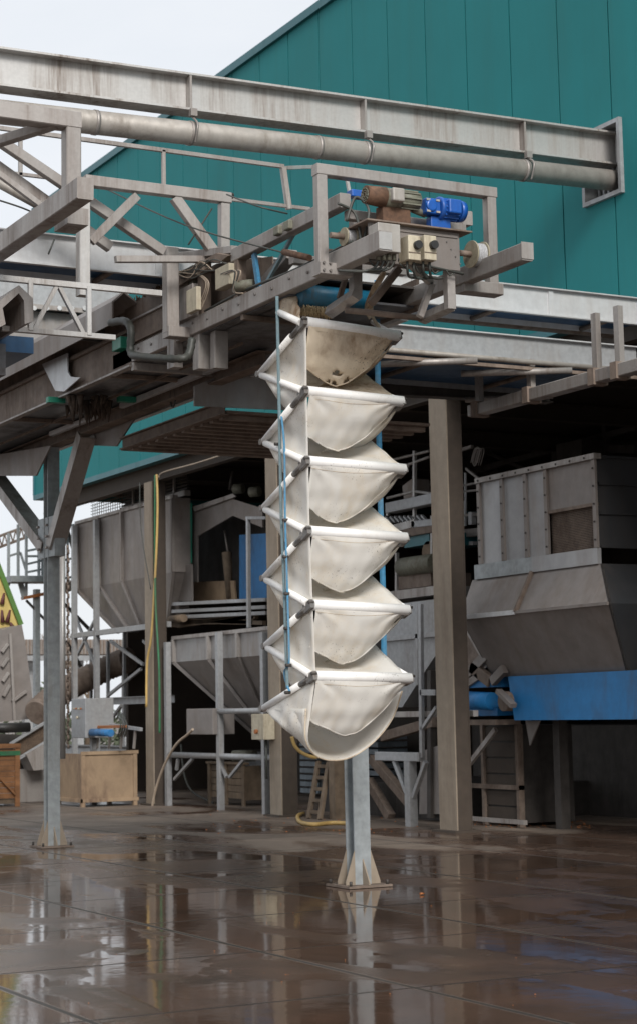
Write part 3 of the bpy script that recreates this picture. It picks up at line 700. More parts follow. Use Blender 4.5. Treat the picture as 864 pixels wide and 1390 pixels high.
# top left tube and cloth up to the conveyor
tl = H(378, 424, 'y', 13.75)
MB().tube(tl, Ax[0]+V((-.01, .03, 0)), .030, 14).build('side_tube', 'tubew', ch)
MB().tube(H(505, 437, 'y', 13.9), Bx[0]+V((0, .03, .0)), .022, 12).build('side_tube', 'tubew', ch)

def wr(p, k=1.):
    return 1.7*k*(.012*math.sin(p[0]*23+p[2]*9)+.008*math.sin(p[2]*31-p[1]*17)+.006*math.sin(p[0]*47+p[1]*29))
for i in range(6):
    A, B, Vv, Wv_ = Ax[i], Bx[i], Vx[i], Wx[i]
    pitch = (Ax[0].z-Ax[5].z)/5; last = i == 5
    fm = 'fabric_d' if i == 0 else 'fabric'
    rq = random.Random(20+i)
    sagk = (.77 if not last else .82)+rq.uniform(-.035, .03); scv = rq.uniform(.38, .46); ph = rq.uniform(0, 6)
    ins = .035 if not last else .012
    def front(s, t, A=A, B=B, Vv=Vv, Wv_=Wv_, sagk=sagk, pitch=pitch, scv=scv, ph=ph):
        # s across, t down the flap; the flap hangs from the tube, belly leaning back
        L = A+V((ins, 0, 0)); Rr = B-V((ins, 0, 0))
        sc = scv
        w = max(0., 1-(abs((s-sc)/(sc if s < sc else 1-sc))**2+.012)**(.95 if s < sc else .62))
        edgeL = .56 if not last else .58; edgeR = .04
        e = edgeL*(1-s)**1.6+edgeR*s
        depth = pitch*(e*(1-w)+sagk*w**.85)
        depth = max(depth, pitch*.05)
        z = (A.z*(1-s)+B.z*s)-t*depth
        back = .15*(t**1.25)*(.35+.65*w)+.04*t
        x = L.x*(1-s)+Rr.x*s
        x = x-(.05*t*(s-.5)*w)
        fb = .03*math.sin(math.pi*t)*math.sin(math.pi*s)
        for cs, sg in ((s, 1), (1-s, -1)):
            rr_ = math.hypot(cs, t*.6)+.03; an = math.atan2(t*.6+.01, cs+.01)
            fb += .016*math.sin(an*9+ph*sg)*math.exp(-3.2*rr_)*min(1, rr_*5)*min(1, t*6)
        yy = YF+back-fb-.03*(1-t)
        return V((x, yy+wr((x, yy, z), .35*t), z-TR*.3))
    fg = MB().grid(front, 44, 22)
    if i == 0:      # the top flap is torn: a slit and a ragged hem
        rt = random.Random(4); dead = {17*44+k for k in range(15, 20)} | {16*44+k for k in (16, 17)}
        for k in range(13, 27): dead |= {(21-q_)*44+k for q_ in range(rt.choice((0, 1, 2, 2, 3)))}
        fg.f = [f for n_, f in enumerate(fg.f) if n_ not in dead]; fg.sm = set(range(len(fg.f)))
    fg.build('front_flap', fm, ch, thick=.006)
    MB().path([front(k/24, .985)+V((0, -.004, 0)) for k in range(25)], .0055, 6, sub=2).build('flap_hem', fm, ch)
    MB().path([front(k/12, .13)+V((0, -.0035, 0)) for k in range(13)], .0022, 4, sub=2).build('sleeve_stitching', 'fabric_d', ch)
    # left cloth panel, seam vertical below the hinge
    nxt = Ax[i+1] if not last else A-V((0, 0, pitch*.98))
    def left(s, t, A=A, Vv=Vv, nxt=nxt):
        # s from seam to back corner, t from top tube to bottom tube
        top = lerp(A, Vv, s); bot = lerp(nxt, Vv, s)
        p = lerp(top, bot, t); b = math.sin(math.pi*t)*math.sin(math.pi*min(1, s*1.05))
        return p+V((.02+.045*b+wr(p, .5)*b, 0, 0))
    if not last: MB().grid(left, 16, 14).build('side_cloth', 'fabric', ch, thick=.005)
    # right wing, billowing outside the hinge line
    def wing(s, t, B=B, Wv_=Wv_, A=A, Vv=Vv, pitch=pitch):
        k0 = lerp(B, Wv_, .06+.94*t)
        bul = math.sin(math.pi*min(1, t*1.02))
        outer = k0+V((.0, -.06*bul, -.035*bul))
        cx_ = lerp(B, A, .45)
        inner = V((B.x-.04-.52*t, YF+.28+.16*t, B.z-.05-pitch*(.62*t)))
        p = lerp(outer, inner, s); bb = math.sin(math.pi*s)
        return p+V((0, .08*bb+wr(p, .6)*bb, -.08*bb))
    MB().grid(wing, 14, 16).build('wing_cloth', 'fabric' if i > 0 else 'fabric_d', ch, thick=.005)
    # back pan sloping forward to the next tube
    if not last:
        A2, B2 = Ax[i+1], Bx[i+1]
        def pan(s, t, Vv=Vv, Wv_=Wv_, A2=A2, B2=B2, pitch=pitch):
            hi = lerp(Vv, Wv_, s)+V((0, -.02, (.02+.25*s)*pitch)); lo = lerp(A2, B2, s)
            p = lerp(hi, lo, t); bw = (1-abs(2*s-1)**2.4)
            return V((p.x, p.y+wr(p, .6), p.z-.05*bw*math.sin(math.pi*t**.8)))
        MB().grid(pan, 22, 12).build('back_pan', 'fabric_d' if i == 0 else 'fabric', ch, thick=.005)
        # cloth under the ascending side tube on the left
        def lowl(s, t, Vv=Vv, A2=A2, Vn=Vx[i+1]):
            top = lerp(Vv, A2, s)
            e = lerp(A2, Vn, .42)
            bot = lerp(Vv, e, s)+V((0, 0, .11*math.sin(math.pi*s)*-.3))
            p = lerp(top, bot, t); b = math.sin(math.pi*t)*math.sin(math.pi*s)
            return p+V((.035-.05*b+wr(p, .5)*b, 0, 0))
        MB().grid(lowl, 14, 8).build('side_cloth', 'fabric', ch, thick=.005)
# last scoop: rounded cloth mouth below the bottom flap
A, B, Vv, Wv_ = Ax[5], Bx[5], Vx[5], Wx[5]
lowp = H(446, 1032, 'y', 13.55)
rim = [H(px, py, 'y', yy) for px, py, yy in ((415, 962, 13.40), (414, 1000, 13.40), (424, 1022, 13.46), (446, 1032, 13.55), (476, 1028, 13.62), (508, 1006, 13.68), (532, 975, 13.70), (545, 938, 13.62))]
back = [lerp(Vv, Wv_, k/7)+V((0, 0, -.0)) for k in range(8)]
back = [V((p.x, p.y, p.z)) for p in back]
def cat(P_, u):
    n = len(P_)-1; u = min(max(u, 0), 1)*n; i = min(int(u), n-1); t = u-i
    a, b, c, d = P_[max(i-1, 0)], P_[i], P_[i+1], P_[min(i+2, n)]
    return .5*((2*b)+(c-a)*t+(2*a-5*b+4*c-d)*t*t+(3*b-a-3*c+d)*t**3)
def scoop(s, t):
    p0 = cat(rim, s); p1 = cat(back, s)
    p = lerp(p0, p1, t)
    return p+V((0, 0, -.10*math.sin(math.pi*t)*(1-abs(2*s-1)**2)))+V((0, wr(p, .8)*math.sin(math.pi*t), 0))
MB().grid(scoop, 30, 14).build('bottom_scoop', 'fabric', ch, thick=.006)
MB().path(rim, .006, 8).build('scoop_hem', 'fabric_d', ch)
lm = [V((Ax[5].x+.01, 13.33, Ax[5].z-.03)), H(420, 968, 'y', 13.36), H(416, 1003, 'y', 13.40), H(424, 1022, 'y', 13.46)]
def lside(s, t):
    a = cat(lm, t); p = lerp(a, Vv, s)
    b = math.sin(math.pi*s)*math.sin(math.pi*t)
    return p+V((-.04*b+.01+wr(p, .8)*b, 0, -.015*b))
MB().grid(lside, 16, 16).build('side_cloth', 'fabric', ch, thick=.005)
# top: cloth skirts up to the conveyor head, torn strip on the right
def skirt(s, t):
    a = lerp(H(378, 424, 'y', 13.95), Ax[0]+V((.02, .1, .02)), s); b = lerp(H(376, 372, 'y', 14.15), H(405, 380, 'y', 13.95), s)
    p = lerp(a, b, t); return p+V((wr(p, .8), 0, 0))
MB().grid(skirt, 12, 12).build('top_skirt', 'fabric_d', ch, thick=.005)
def skirt2(s, t):
    a = lerp(H(376, 424, 'y', 13.75), Ax[0], s); b = lerp(H(392, 470, 'y', 13.75), H(396, 470, 'y', 13.4), s)
    return lerp(a, b, t)
def strip(s, t):
    c = cat([H(508, 438, 'y', 13.5), H(500, 420, 'y', 13.4), H(508, 392, 'y', 13.2), H(522, 368, 'y', 13.0)], t)
    w = .16*(1-t)+.02; return c+V((w*(s-.5)*1.2, w*(s-.5), .03*math.sin(s*6)))
MB().grid(strip, 8, 16).build('torn_strip', 'fabric_d', ch, thick=.005)
def backtop(s, t):
    s = .45+.55*s; a = lerp(Vx[0], Wx[0], s)+V((0, .05, .45)); b = lerp(Vx[0], Wx[0], s)+V((0, .02, .02))
    p = lerp(a, b, t); return p+V((0, wr(p), -.06*math.sin(math.pi*s)))
MB().grid(backtop, 14, 8).build('back_pan', 'fabric_d', ch, thick=.005)
# straps
def ribbon(pts, w, nm, mm):
    def fn(s, t):
        c = cat(pts, t); return c+V((w*(s-.5)*.88, -w*(s-.5)*.47, 0))
    MB().grid(fn, 1, 60).build(nm, mm, ch, thick=.004)
xs = Ax[0].x-.035
def HS(px, py): return H(px, py, 'x', xs)
ribbon([HS(376, 402), HS(378, 500), HS(380, 600), HS(382, 700), HS(386, 800), HS(388, 870), HS(390, 935)], .027, 'strap', 'strap_d')
ribbon([HS(382, 565), HS(386, 610), HS(387, 700), HS(390, 800), HS(392, 870), HS(392, 900), HS(386, 912), HS(389, 928), HS(393, 938)], .018, 'strap', 'strap')
for px, py in ((377, 603), (388, 706), (388, 756), (390, 806), (390, 853), (392, 903), (391, 940)):
    p = HS(px, py); MB().tube(p+V((-.03, 0, 0)), p+V((.02, 0, 0)), .014, 8).build('strap_bolt', 'dark', ch)
xr_ = Wx[0].x
ribbon([H(511, 380, 'y', 14.3), H(512, 500, 'y', 14.3), H(515, 650, 'y', 14.3), H(519, 800, 'y', 14.3), H(521, 920, 'y', 14.3)], .05, 'strap', 'strap')

# ------------------------------------------------------------------ truss gantry at the left (across, with handrail)
YG = 15.3
def HG(px, py, y=YG): return H(px, py, 'y', y)
gt = thing('truss_gantry', 'galvanised lattice gantry with slanting members and a thin handrail, upper left', 'gantry', (6, YG, 5.8))
zt_ = HG(200, 256).z
MB().bar((HG(115, 250).x, YG, zt_), (HG(312, 270).x, YG, zt_), .09, .10).build('top_chord', 'frame', gt)
MB().bar((HG(304, 270).x, YG, zt_-.06), (HG(304, 350).x, YG, HG(304, 350).z), .09, .09, up=(0, 1, 0)).build('end_leg', 'frame', gt)
MB().bar(HG(113, 262), HG(113, 402), .10, .11, up=(0, 1, 0)).build('leg', 'beam', gt)
MB().bar(HG(186, 266), HG(124, 328), .05, .08).build('diagonal', 'frame', gt)
MB().bar(HG(237, 268), HG(290, 342), .07, .10).build('diagonal', 'frame', gt)
MB().bar(HG(-20, 178, 15.5), HG(222, 342, 15.5), .08, .09).build('diagonal', 'frame', gt)
MB().bar(HG(-20, 214, 15.7), HG(150, 336, 15.7), .08, .09).build('diagonal', 'frame', gt)
MB().tube(HG(-20, 238, 15.6), HG(78, 292, 15.6), .045, 10).build('round_brace', 'pipe', gt)
MB().bar(HG(-20, 222, 15.2), HG(60, 282, 15.2), .05, .05).build('diagonal', 'frame', gt)
MB().bar(HG(157, 352, 15.4), HG(300, 352, 15.4), .06, .06).build('bottom_chord', 'frame', gt)
MB().tube(HG(296, 262), HG(316, 266), .03, 8).build('eye_bolt', 'dark', gt)
for a, b in (((288, 283), (256, 332)), ((74, 325), (66, 345))):
    MB().tube(HG(*a), HG(*b), .008, 6).build('tie_wire', 'cable', gt)
MB().path([HG(-20, 266), HG(30, 282), HG(60, 296)], .008, 6).build('tie_wire', 'cable', gt)
hr = thing('handrail', 'thin galvanised handrail across the sky and teal wall behind the gantry', 'railing', (6.5, 16.0, 6.5))
yr = 15.95
zr = H(222, 204, 'y', yr).z; zr2 = H(222, 257, 'y', yr).z+.05
MB().bar((H(-20, 170, 'y', yr).x, yr, zr), (H(385, 227, 'y', yr).x, yr, zr), .035, .04).build('top_rail', 'frame', hr)
MB().bar((H(-20, 240, 'y', yr).x, yr, H(80, 243, 'y', yr).z), (H(88, 245, 'y', yr).x, yr, H(80, 243, 'y', yr).z), .035, .03).build('mid_rail', 'frame', hr)
MB().bar((H(305, 272, 'y', yr).x, yr, H(390, 280, 'y', yr).z), (H(420, 283, 'y', yr).x, yr, H(390, 280, 'y', yr).z), .03, .035).build('mid_rail', 'frame', hr)
for px in (28, 222): MB().bar((H(px, 200, 'y', yr).x, yr, zr), (H(px, 200, 'y', yr).x, yr, H(px, 240, 'y', yr).z if px < 100 else zr2-.05), .035, .035).build('rail_post', 'frame', hr)
MB().bar(H(384, 228, 'y', yr), H(392, 284, 'y', yr), .05, .06).build('rail_post', 'beam', hr)
MB().bar(H(385, 228, 'y', yr), H(440, 226, 'y', yr+.3), .03, .035).build('top_rail', 'beam', hr)
MB().bar(H(470, 242, 'y', yr), H(474, 262, 'y', yr), .03, .03).build('rail_post', 'beam', hr)
MB().bar(H(515, 262, 'y', 13.6), H(672, 240, 'y', 14.3), .05, .05).build('brace', 'frame', hr) if False else None

# lower lattice rail
YT = 14.6
lr = thing('lattice_rail', 'low pale lattice rail with zigzag bars left of the conveyor', 'railing', (5.4, YT, 4.8))
def HT(px, py): return H(px, py, 'y', YT)
zA, zB_ = HT(110, 388).z, HT(78, 452).z
MB().bar((HT(-20, 375).x, YT, zA), (HT(219, 400).x, YT, zA), .045, .05).build('top_bar', 'beam', lr)
MB().bar((HT(2, 446).x, YT, zB_), (HT(156, 458).x, YT, zB_), .045, .045).build('bottom_bar', 'beam', lr)
for px in (41, 120): MB().bar((HT(px, 380).x, YT-.01, zB_), (HT(px, 380).x, YT-.01, zA), .04, .04, up=(0, 1, 0)).build('upright', 'beam', lr)
xm = HT(79, 388).x
for px in (46, 115): MB().bar((xm, YT+.01, zA), (HT(px, 448).x, YT+.01, zB_), .035, .04, up=(0, 1, 0)).build('zigzag_bar', 'beam', lr)

pn = thing('grey_duct', 'pale blue-grey boxed duct behind the lattice rail at left', 'duct', (9, 24, 6))
def HD(px, py): return H(px, py, 'y', 24)
MB().box(HD(-30, 400).x, HD(175, 400).x, 24, 25, HD(80, 418).z, HD(80, 386).z).build('duct_wall', 'galv', pn)
MB().box(HD(-30, 400).x, HD(175, 400).x, 23.93, 23.99, HD(80, 423).z, HD(80, 417).z).build('bolted_flange', 'frame', pn)
for k in range(9): q_ = HD(10+k*17, 420); MB().tube((q_.x, 23.9, q_.z), (q_.x, 23.93, q_.z), .035, 6).build('bolt', 'galv_lt', pn)
MB().box(HD(-30, 440).x, HD(130, 440).x, 24.1, 25, HD(80, 520).z, HD(80, 423).z).build('lower_wall', 'hopper_w', pn)
# second loader at the far left: arm, portal, cover
X2 = 4.75
s2 = thing('neighbour_conveyor', 'second conveyor arm whose square end juts in at the left edge', 'conveyor', (X2, 14, 5.0))
def H2(px, py): return H(px, py, 'x', X2)
z2a = H2(125, 238).z; z2b = H2(105, 281).z
e2 = H(104, 262, 'x', X2).y
MB().bar((X2+.07, e2, H2(104, 254).z), (X2+.07, 19, H2(104, 254).z), .13, .165).build('side_arm', 'frame', s2)
yq = 12.9
zq = H(98, 160, 'y', yq).z; xq = H(97, 200, 'y', yq).x
MB().bar((xq, yq, zq), (xq, yq, H(97, 260, 'y', yq).z), .12, .12, up=(0, 1, 0)).build('portal_leg', 'frame', s2)
MB().bar((xq+.06, yq, zq-.03), (xq-2.4, yq, zq-.03), .13, .13).build('portal_beam', 'frame', s2)
MB().bar(H(76, 168, 'y', yq), H(-20, 198, 'y', yq+.4), .08, .07).build('brace', 'frame', s2)
MB().box(H(80, 300, 'y', 13.6).x, H(108, 300, 'y', 13.6).x, 13.4, 13.7, H(90, 312, 'y', 13.6).z, H(90, 290, 'y', 13.6).z).build('end_stop', 'frame', s2)
y2 = 14.2
prof = [H(-2, 445, 'y', y2), H(-4, 412, 'y', y2), H(26, 387, 'y', y2), H(45, 405, 'y', y2), H(46, 436, 'y', y2), H(34, 440, 'y', y2), H(33, 408, 'y', y2), H(26, 398, 'y', y2), H(4, 418, 'y', y2), H(8, 440, 'y', y2)]
MB().prism(prof, (0, 6, 0)).build('belt_cover', 'frame', s2)
MB().box(prof[0].x-.3, prof[4].x, y2+.7, y2+7, prof[0].z-.25, prof[0].z+.02).build('trough', 'under', s2)
MB().box(H(-10, 470, 'y', 15).x, H(46, 470, 'y', 15).x, 15, 22, H(20, 478, 'y', 15).z, H(20, 456, 'y', 15).z).build('blue_pan', 'bluesheet', s2)

# deck platform (roof plate) behind the chute and its fascia
pd = thing('canopy_platform', 'flat steel canopy with a pale fascia behind the left side of the white chute', 'platform', (9, 19, 4.75))
zd = 4.66
c0 = H(156, 606, 'z', zd); c1_ = H(262, 556, 'z', zd); c2_ = H(420, 562, 'z', zd)
MB().box(8.15, 10.6, 17.1, 19.8, zd, zd+.03).build('deck_sheet', 'rusty', pd)
mb = MB()
for i in range(11): mb.box(8.15, 10.6, 17.2+i*.24, 17.28+i*.24, zd-.05, zd-.003)
mb.build('deck_rib', 'rusty', pd)
MB().ib((8.13, 17.1, zd+.05), (8.13, 19.85, zd+.05), .10, .14).build('edge_beam', 'rusty', pd)
MB().ib((8.13, 19.87, zd+.05), (10.6, 19.87, zd+.05), .10, .14).build('edge_beam', 'rusty', pd)
fy = 17.05
fq = [H(264, 551, 'y', fy), H(264, 524, 'y', fy), H(345, 490, 'y', fy), H(380, 490, 'y', fy), H(396, 500, 'y', fy), H(396, 557, 'y', fy)]
MB().prism(fq, (0, .02, 0)).build('fascia', 'hopper_w', pd)
# gusset plates under the girder
gq = [H(107, 604, 'x', 8.12), H(107, 588, 'x', 8.12), H(189, 562, 'x', 8.12), H(160, 606, 'x', 8.12)]
MB().prism([(8.1, p.y, p.z) for p in gq], (.02, 0, 0)).build('gusset_plate', 'hopper', pd)
gp = thing('hanging_plate', 'large brown plate under the conveyor just above the left brace', 'plate', (7.85, 23, 4.2))
gq = [H(-30, 622, 'x', 7.86), H(70, 605, 'x', 7.86), H(50, 646, 'x', 7.86), H(-30, 646, 'x', 7.86)]
MB().prism([(7.85, p.y, p.z) for p in gq], (.02, 0, 0)).build('plate_sheet', 'hopper', gp)
# drop loop
p = H(235, 545, 'x', 8.0); MB().path([p+V((0, .05, .12)), p+V((0, .06, 0)), p+V((0, 0, -.06)), p+V((0, -.06, 0)), p+V((0, -.05, .12))], .01, 6).build('wire_loop', 'cable', mc)

# ------------------------------------------------------------------ right hopper
XH = 13.7
def HR(px, py, x=XH): return H(px, py, 'x', x)
rh = thing('big_hopper', 'big stainless hopper with mesh window and blue lower band at the right edge', 'hopper', (XH+1.5, 18, 0))
yF, yN = HR(650, 652).y, HR(806, 617).y; zT = (HR(650, 652).z+HR(806, 617).z)/2; zM = (HR(650, 765).z+HR(810, 745).z)/2
XB = 17.0
ny = 4
divs = [yF, HR(683, 700).y, HR(715, 700).y, HR(743, 700).y, yN]
for k in range(3):
    MB().box(XH, XH+.03, divs[k]-.02, divs[k+1]+.02, zM, zT-.05).build('wall_panel', 'hopper_w', rh)
zw1, zw0 = HR(775, 690).z, HR(775, 752).z
MB().box(XH, XH+.03, divs[3]-.02, yN+.02, zw1, zT-.05).build('wall_panel', 'hopper', rh)
MB().box(XH+.05, XH+.07, divs[3]-.02, yN+.02, zM, zw1).build('mesh_window', 'mesh', rh)
mb = MB()
for i in range(26): z_ = zM+(zw1-zM)*(i+.5)/26; mb.box(XH+.035, XH+.045, yN+.02, divs[3]-.02, z_-.006, z_+.004)
mb.build('mesh_bars', 'rusty', rh)
MB().box(XH-.02, XH+.04, yN, divs[3], zw1-.02, zw1+.02).build('sill', 'rusty', rh)
for d in divs: MB().box(XH-.035, XH-.001, d-.035, d+.035, zM, zT-.052).build('stiffener', 'hopper', rh)
MB().box(XH-.05, XH+.06, yN-.05, yF+.05, zT-.05, zT+.02).build('top_rim', 'frame', rh)
MB().box(XH+.5, XB, yN+.02, yF-.02, zT-.3, zT-.2).build('fill', 'dark', rh)
# end wall facing -y, its shade put into the dark colour
MB().box(XH+.03, XB, yN, yN+.03, zM, zT).build('end_wall', 'hopper_shade', rh)
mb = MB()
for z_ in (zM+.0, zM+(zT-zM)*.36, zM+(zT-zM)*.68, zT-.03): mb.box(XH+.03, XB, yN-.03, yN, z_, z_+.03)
mb.build('end_ribs', 'hopper_shade', rh)
zC1 = (HR(628, 792).z+HR(812, 762).z)/2
MB().box(XH-.03, XH+.03, yN-.02, divs[2]-.1, zC1, zM-.002).build('collar', 'hopper_w', rh)
MB().box(XH-.03, XH+.03, divs[2]-.1, yF+.15, zC1, zM-.002).build('collar', 'post', rh)
# flare section and cone
fl0 = [(XH, yF+.25, zC1), (XH, yN-.05, zC1)]
fl1 = [(XH-.28, yF+.15, HR(630, 838, XH-.28).z), (XH-.28, HR(826, 822, XH-.28).y, HR(630, 838, XH-.28).z)]
yk = (yF+yN)/2+.1
MB().prism([fl0[0], (XH, yk, zC1), (XH-.28, yk, fl1[0][2]), fl1[0]], (.03, 0, 0)).build('flare_panel', 'hopper', rh)
MB().prism([(XH, yk-.01, zC1), fl0[1], fl1[1], (XH-.28, yk-.01, fl1[0][2])], (.03, 0, 0)).build('flare_panel', 'hopper', rh)
MB().bar((XH-.02, yk, zC1), (XH-.30, yk, fl1[0][2]), .05, .06).build('rib', 'rusty', rh)
MB().bar((XH-.30, fl1[0][1], fl1[0][2]), (XH-.30, yk, fl1[0][2]), .04, .06).build('seam_strip', 'galv_lt', rh)
MB().bar((XH-.30, yk, fl1[0][2]), (XH-.30, fl1[1][1], fl1[0][2]), .03, .04).build('seam_strip', 'hopper', rh)
zc = fl1[0][2]; zBt = HR(840, 912, XH+.2).z
bx = XH+.15
b0 = (bx, H(668, 920, 'x', bx).y, zBt); b1 = (bx, H(850, 915, 'x', bx).y, zBt)
MB().prism([fl1[0], fl1[1], b1, b0], (.03, 0, 0)).build('cone_panel', 'hopper', rh)
MB().prism([fl1[1], (XB, fl1[1][1], zc), (XB, b1[1], zBt), b1], (0, .02, 0)).build('cone_end', 'hopper_shade', rh)
MB().prism([fl0[1], (XB, fl0[1][1], zC1), (XB, fl1[1][1], zc), fl1[1]], (0, .02, 0)).build('flare_end', 'hopper_shade', rh)
MB().prism([fl1[0], b0, (XB, b0[1], zBt), (XB, fl1[0][1], zc)], (0, -.02, 0)).build('cone_end', 'hopper_shade', rh)
zbl = HR(780, 977, bx).z
yb0, yb1 = H(694, 930, 'x', bx).y, 14.5
MB().prism([(bx-.06, yb0, zBt), (bx-.06, yb1, zBt+.02), (bx-.06, yb1, zbl), (bx-.06, yb0-.12, zbl)], (.03, 0, 0)).build('blue_band', 'blue', rh)
MB().prism([(bx-.03, yb0, zBt), (XB, yb0, zBt), (XB, yb0-.1, zbl), (bx-.03, yb0-.1, zbl)], (0, -.03, 0)).build('blue_band', 'blue', rh)
mb = MB()
for py in (742, 790, 690): pass
for d in divs:
    for k in range(5): z_ = zM+.1+k*.22; mb.tube((XH-.05, d, z_), (XH-.034, d, z_), .012, 6)
for k in range(9): mb.tube((XH-.06, yN+.15+k*.3, zT-.02), (XH-.048, yN+.15+k*.3, zT-.02), .014, 6)
mb.build('rivets', 'dark', rh)
# lower machinery below the hopper
for y_, x_ in ((17.2, 14.2), (20.2, 14.4), (17.2, 16.5)):
    MB().box(x_-.07, x_+.07, y_-.07, y_+.07, 0, zc).build('leg', 'dark', rh)
MB().prism([H(712, 978, 'x', 14.0), H(732, 978, 'x', 14.0), H(718, 1012, 'x', 14.0)], (.02, 0, 0)).build('chute_tip', 'hopper', rh)

# slatted elevator under the hopper
el = thing('slatted_elevator', 'small slatted steel elevator casing on the floor below the blue band', 'machine', (14.3, 19.8, 0))
xe = 14.2
def HE(px, py, x=xe): return H(px, py, 'x', x)
ya, yb_ = HE(660, 1110).y, HE(705, 1110).y
zlo, zhi = .05, HE(680, 985).z
n = 6
for i in range(n):
    z0_, z1_ = zlo+(zhi-zlo)*i/n, zlo+(zhi-zlo)*(i+1)/n
    MB().box(xe, xe+.02, yb_, ya, z0_+.012, z1_-.012).build('slat', 'coldark', el)
MB().box(xe+.03, xe+.9, yb_+.01, ya-.01, .05, zhi).build('casing', 'dark', el)
for y_ in (ya+.02, yb_-.02): MB().box(xe-.04, xe+.05, y_-.03, y_+.03, 0, zhi+.02).build('frame_post', 'rusty', el)
MB().box(xe-.05, xe+.05, yb_-.05, ya+.45, HE(680, 1068).z-.03, HE(680, 1068).z+.03).build('rail', 'rusty', el)
MB().bar((xe-.12, ya+.5, .08), (xe-.12, yb_-.3, .08), .06, .06).build('skid', 'frame', el)
MB().bar((xe-.12, ya+.25, .08), (xe-.12, ya+.25, 1.05), .05, .05, up=(0, 1, 0)).build('frame_post', 'frame', el)
MB().bar(HE(637, 1036, 13.9), HE(672, 990, 13.9), .05, .07).build('brace', 'frame', el)
for k in range(14):
    pass
# blue roller + motor wheel left of the blue band
br = thing('blue_roller_head', 'blue roller drive with a round motor left of the blue band', 'machine', (13.9, 20.5, 1.3))
p = HE(632, 950, 13.8); q_ = HE(668, 952, 13.8)
MB().tube(p, q_, .12, 20).build('roller', 'blue', br)
MB().box(13.75, 14.3, q_.y-.1, p.y+.1, p.z+.16, p.z+.32).build('guard', 'blue', br)
MB().box(13.8, 14.3, q_.y-.1, p.y+.1, p.z-.22, p.z-.12).build('pan', 'blue', br)
c = HE(682, 952, 13.7); MB().tube(c, c+V((.3, 0, 0)), .13, 20).build('motor', 'rusty', br)
MB().bar(HE(676, 938, 13.65), HE(696, 958, 13.65), .10, .06).build('motor_bracket', 'hopper', br)
for (a, b, w) in (((635, 915), (660, 890), .14), ((640, 905), (665, 925), .16), ((633, 930), (650, 918), .1), ((668, 925), (684, 908), .12)):
    MB().bar(HE(*a, 13.75), HE(*b, 13.75), .08, w).build('guard_plate', 'hopper' if w < .15 else 'rusty', br)
MB().box(13.7, 14.1, q_.y-.2, p.y+.1, p.z-.34, p.z-.27).build('shelf', 'rusty', br)
# big diagonal chute left of the cone
MB().bar(HE(632, 852, 13.9), HE(662, 905, 13.9), .06, .05).build('side_bar', 'frame', br)
MB().prism([HE(630, 850, 14.0), HE(660, 905, 14.0), HE(632, 925, 14.0)], (.02, 0, 0)).build('side_plate', 'rusty', br)

# ------------------------------------------------------------------ left upper hopper
X1 = 13.5
def H1(px, py, x=X1): return H(px, py, 'x', x)
def side_hopper(name, label, X, pts_top, z_top, z_mid, z_bot, yf, yn, ybf, ybn, ribs, wall, cone, legs, deep=2.2):
    t = thing(name, label, 'hopper', (X+deep/2, (yf+yn)/2, 0))
    MB().box(X, X+.02, yn, yf, z_mid, z_top-.05).build('wall_panel', wall, t)
    MB().box(X, X+deep, yn-.02, yn, z_mid, z_top-.05).build('end_wall', wall, t)
    MB().box(X+deep, X+deep+.02, yn, yf, z_mid, z_top-.05).build('wall_panel', wall, t)
    MB().box(X-.05, X+.05, yn-.05, yf+.05, z_top-.06, z_top).build('top_rim', 'frame', t)
    bx0 = X+deep*.42
    MB().prism([(X, yf, z_mid), (X, yn, z_mid), (bx0, ybn, z_bot), (bx0, ybf, z_bot)], (.02, 0, 0)).build('cone_panel', cone, t)
    MB().prism([(X, yn, z_mid), (X+deep, yn, z_mid), (bx0+.4, ybn, z_bot), (bx0, ybn, z_bot)], (0, .02, 0)).build('cone_end', cone, t)
    MB().prism([(X+.02, yf, z_mid), (X+deep, yf, z_mid), (bx0+.4, ybf, z_bot), (bx0+.02, ybf, z_bot)], (0, -.02, 0)).build('cone_end', cone, t)
    for k in ribs:
        y = yf+(yn-yf)*k
        MB().box(X-.07, X-.001, y-.035, y+.035, z_mid, z_top-.06).build('rib', 'frame', t)
        yb2 = ybf+(ybn-ybf)*k
        MB().bar((X-.03, y, z_mid), (bx0-.03, yb2, z_bot), .06, .06).build('cone_rib', cone, t)
    for (y, zt) in legs:
        MB().box(X-.17, X-.075, y-.05, y+.05, 0, zt).build('leg', 'galv', t)
    return t
zt_a = (H1(106, 700).z+H1(240, 680).z)/2
yfa = H1(106, 700).y; yna = H1(237, 690).y; zma = (H1(110, 795).z+H1(190, 790).z)/2
h1 = side_hopper('grey_hopper', 'upper left grey hopper with vertical ribs behind the hose column', X1, None, zt_a, zma, zma-.95, yfa, yna, yfa-1.9, yna+.6, (0, .25, .5, .78, 1), 'hopper', 'hopper',
                 [(H1(109, 800).y, zt_a-.1), (H1(139, 800).y, zt_a-.1)], .3)
MB().bar((X1-.12, yfa, H1(150, 858).z), (X1-.12, yna, H1(150, 858).z), .08, .1).build('tie_beam', 'galv', h1)
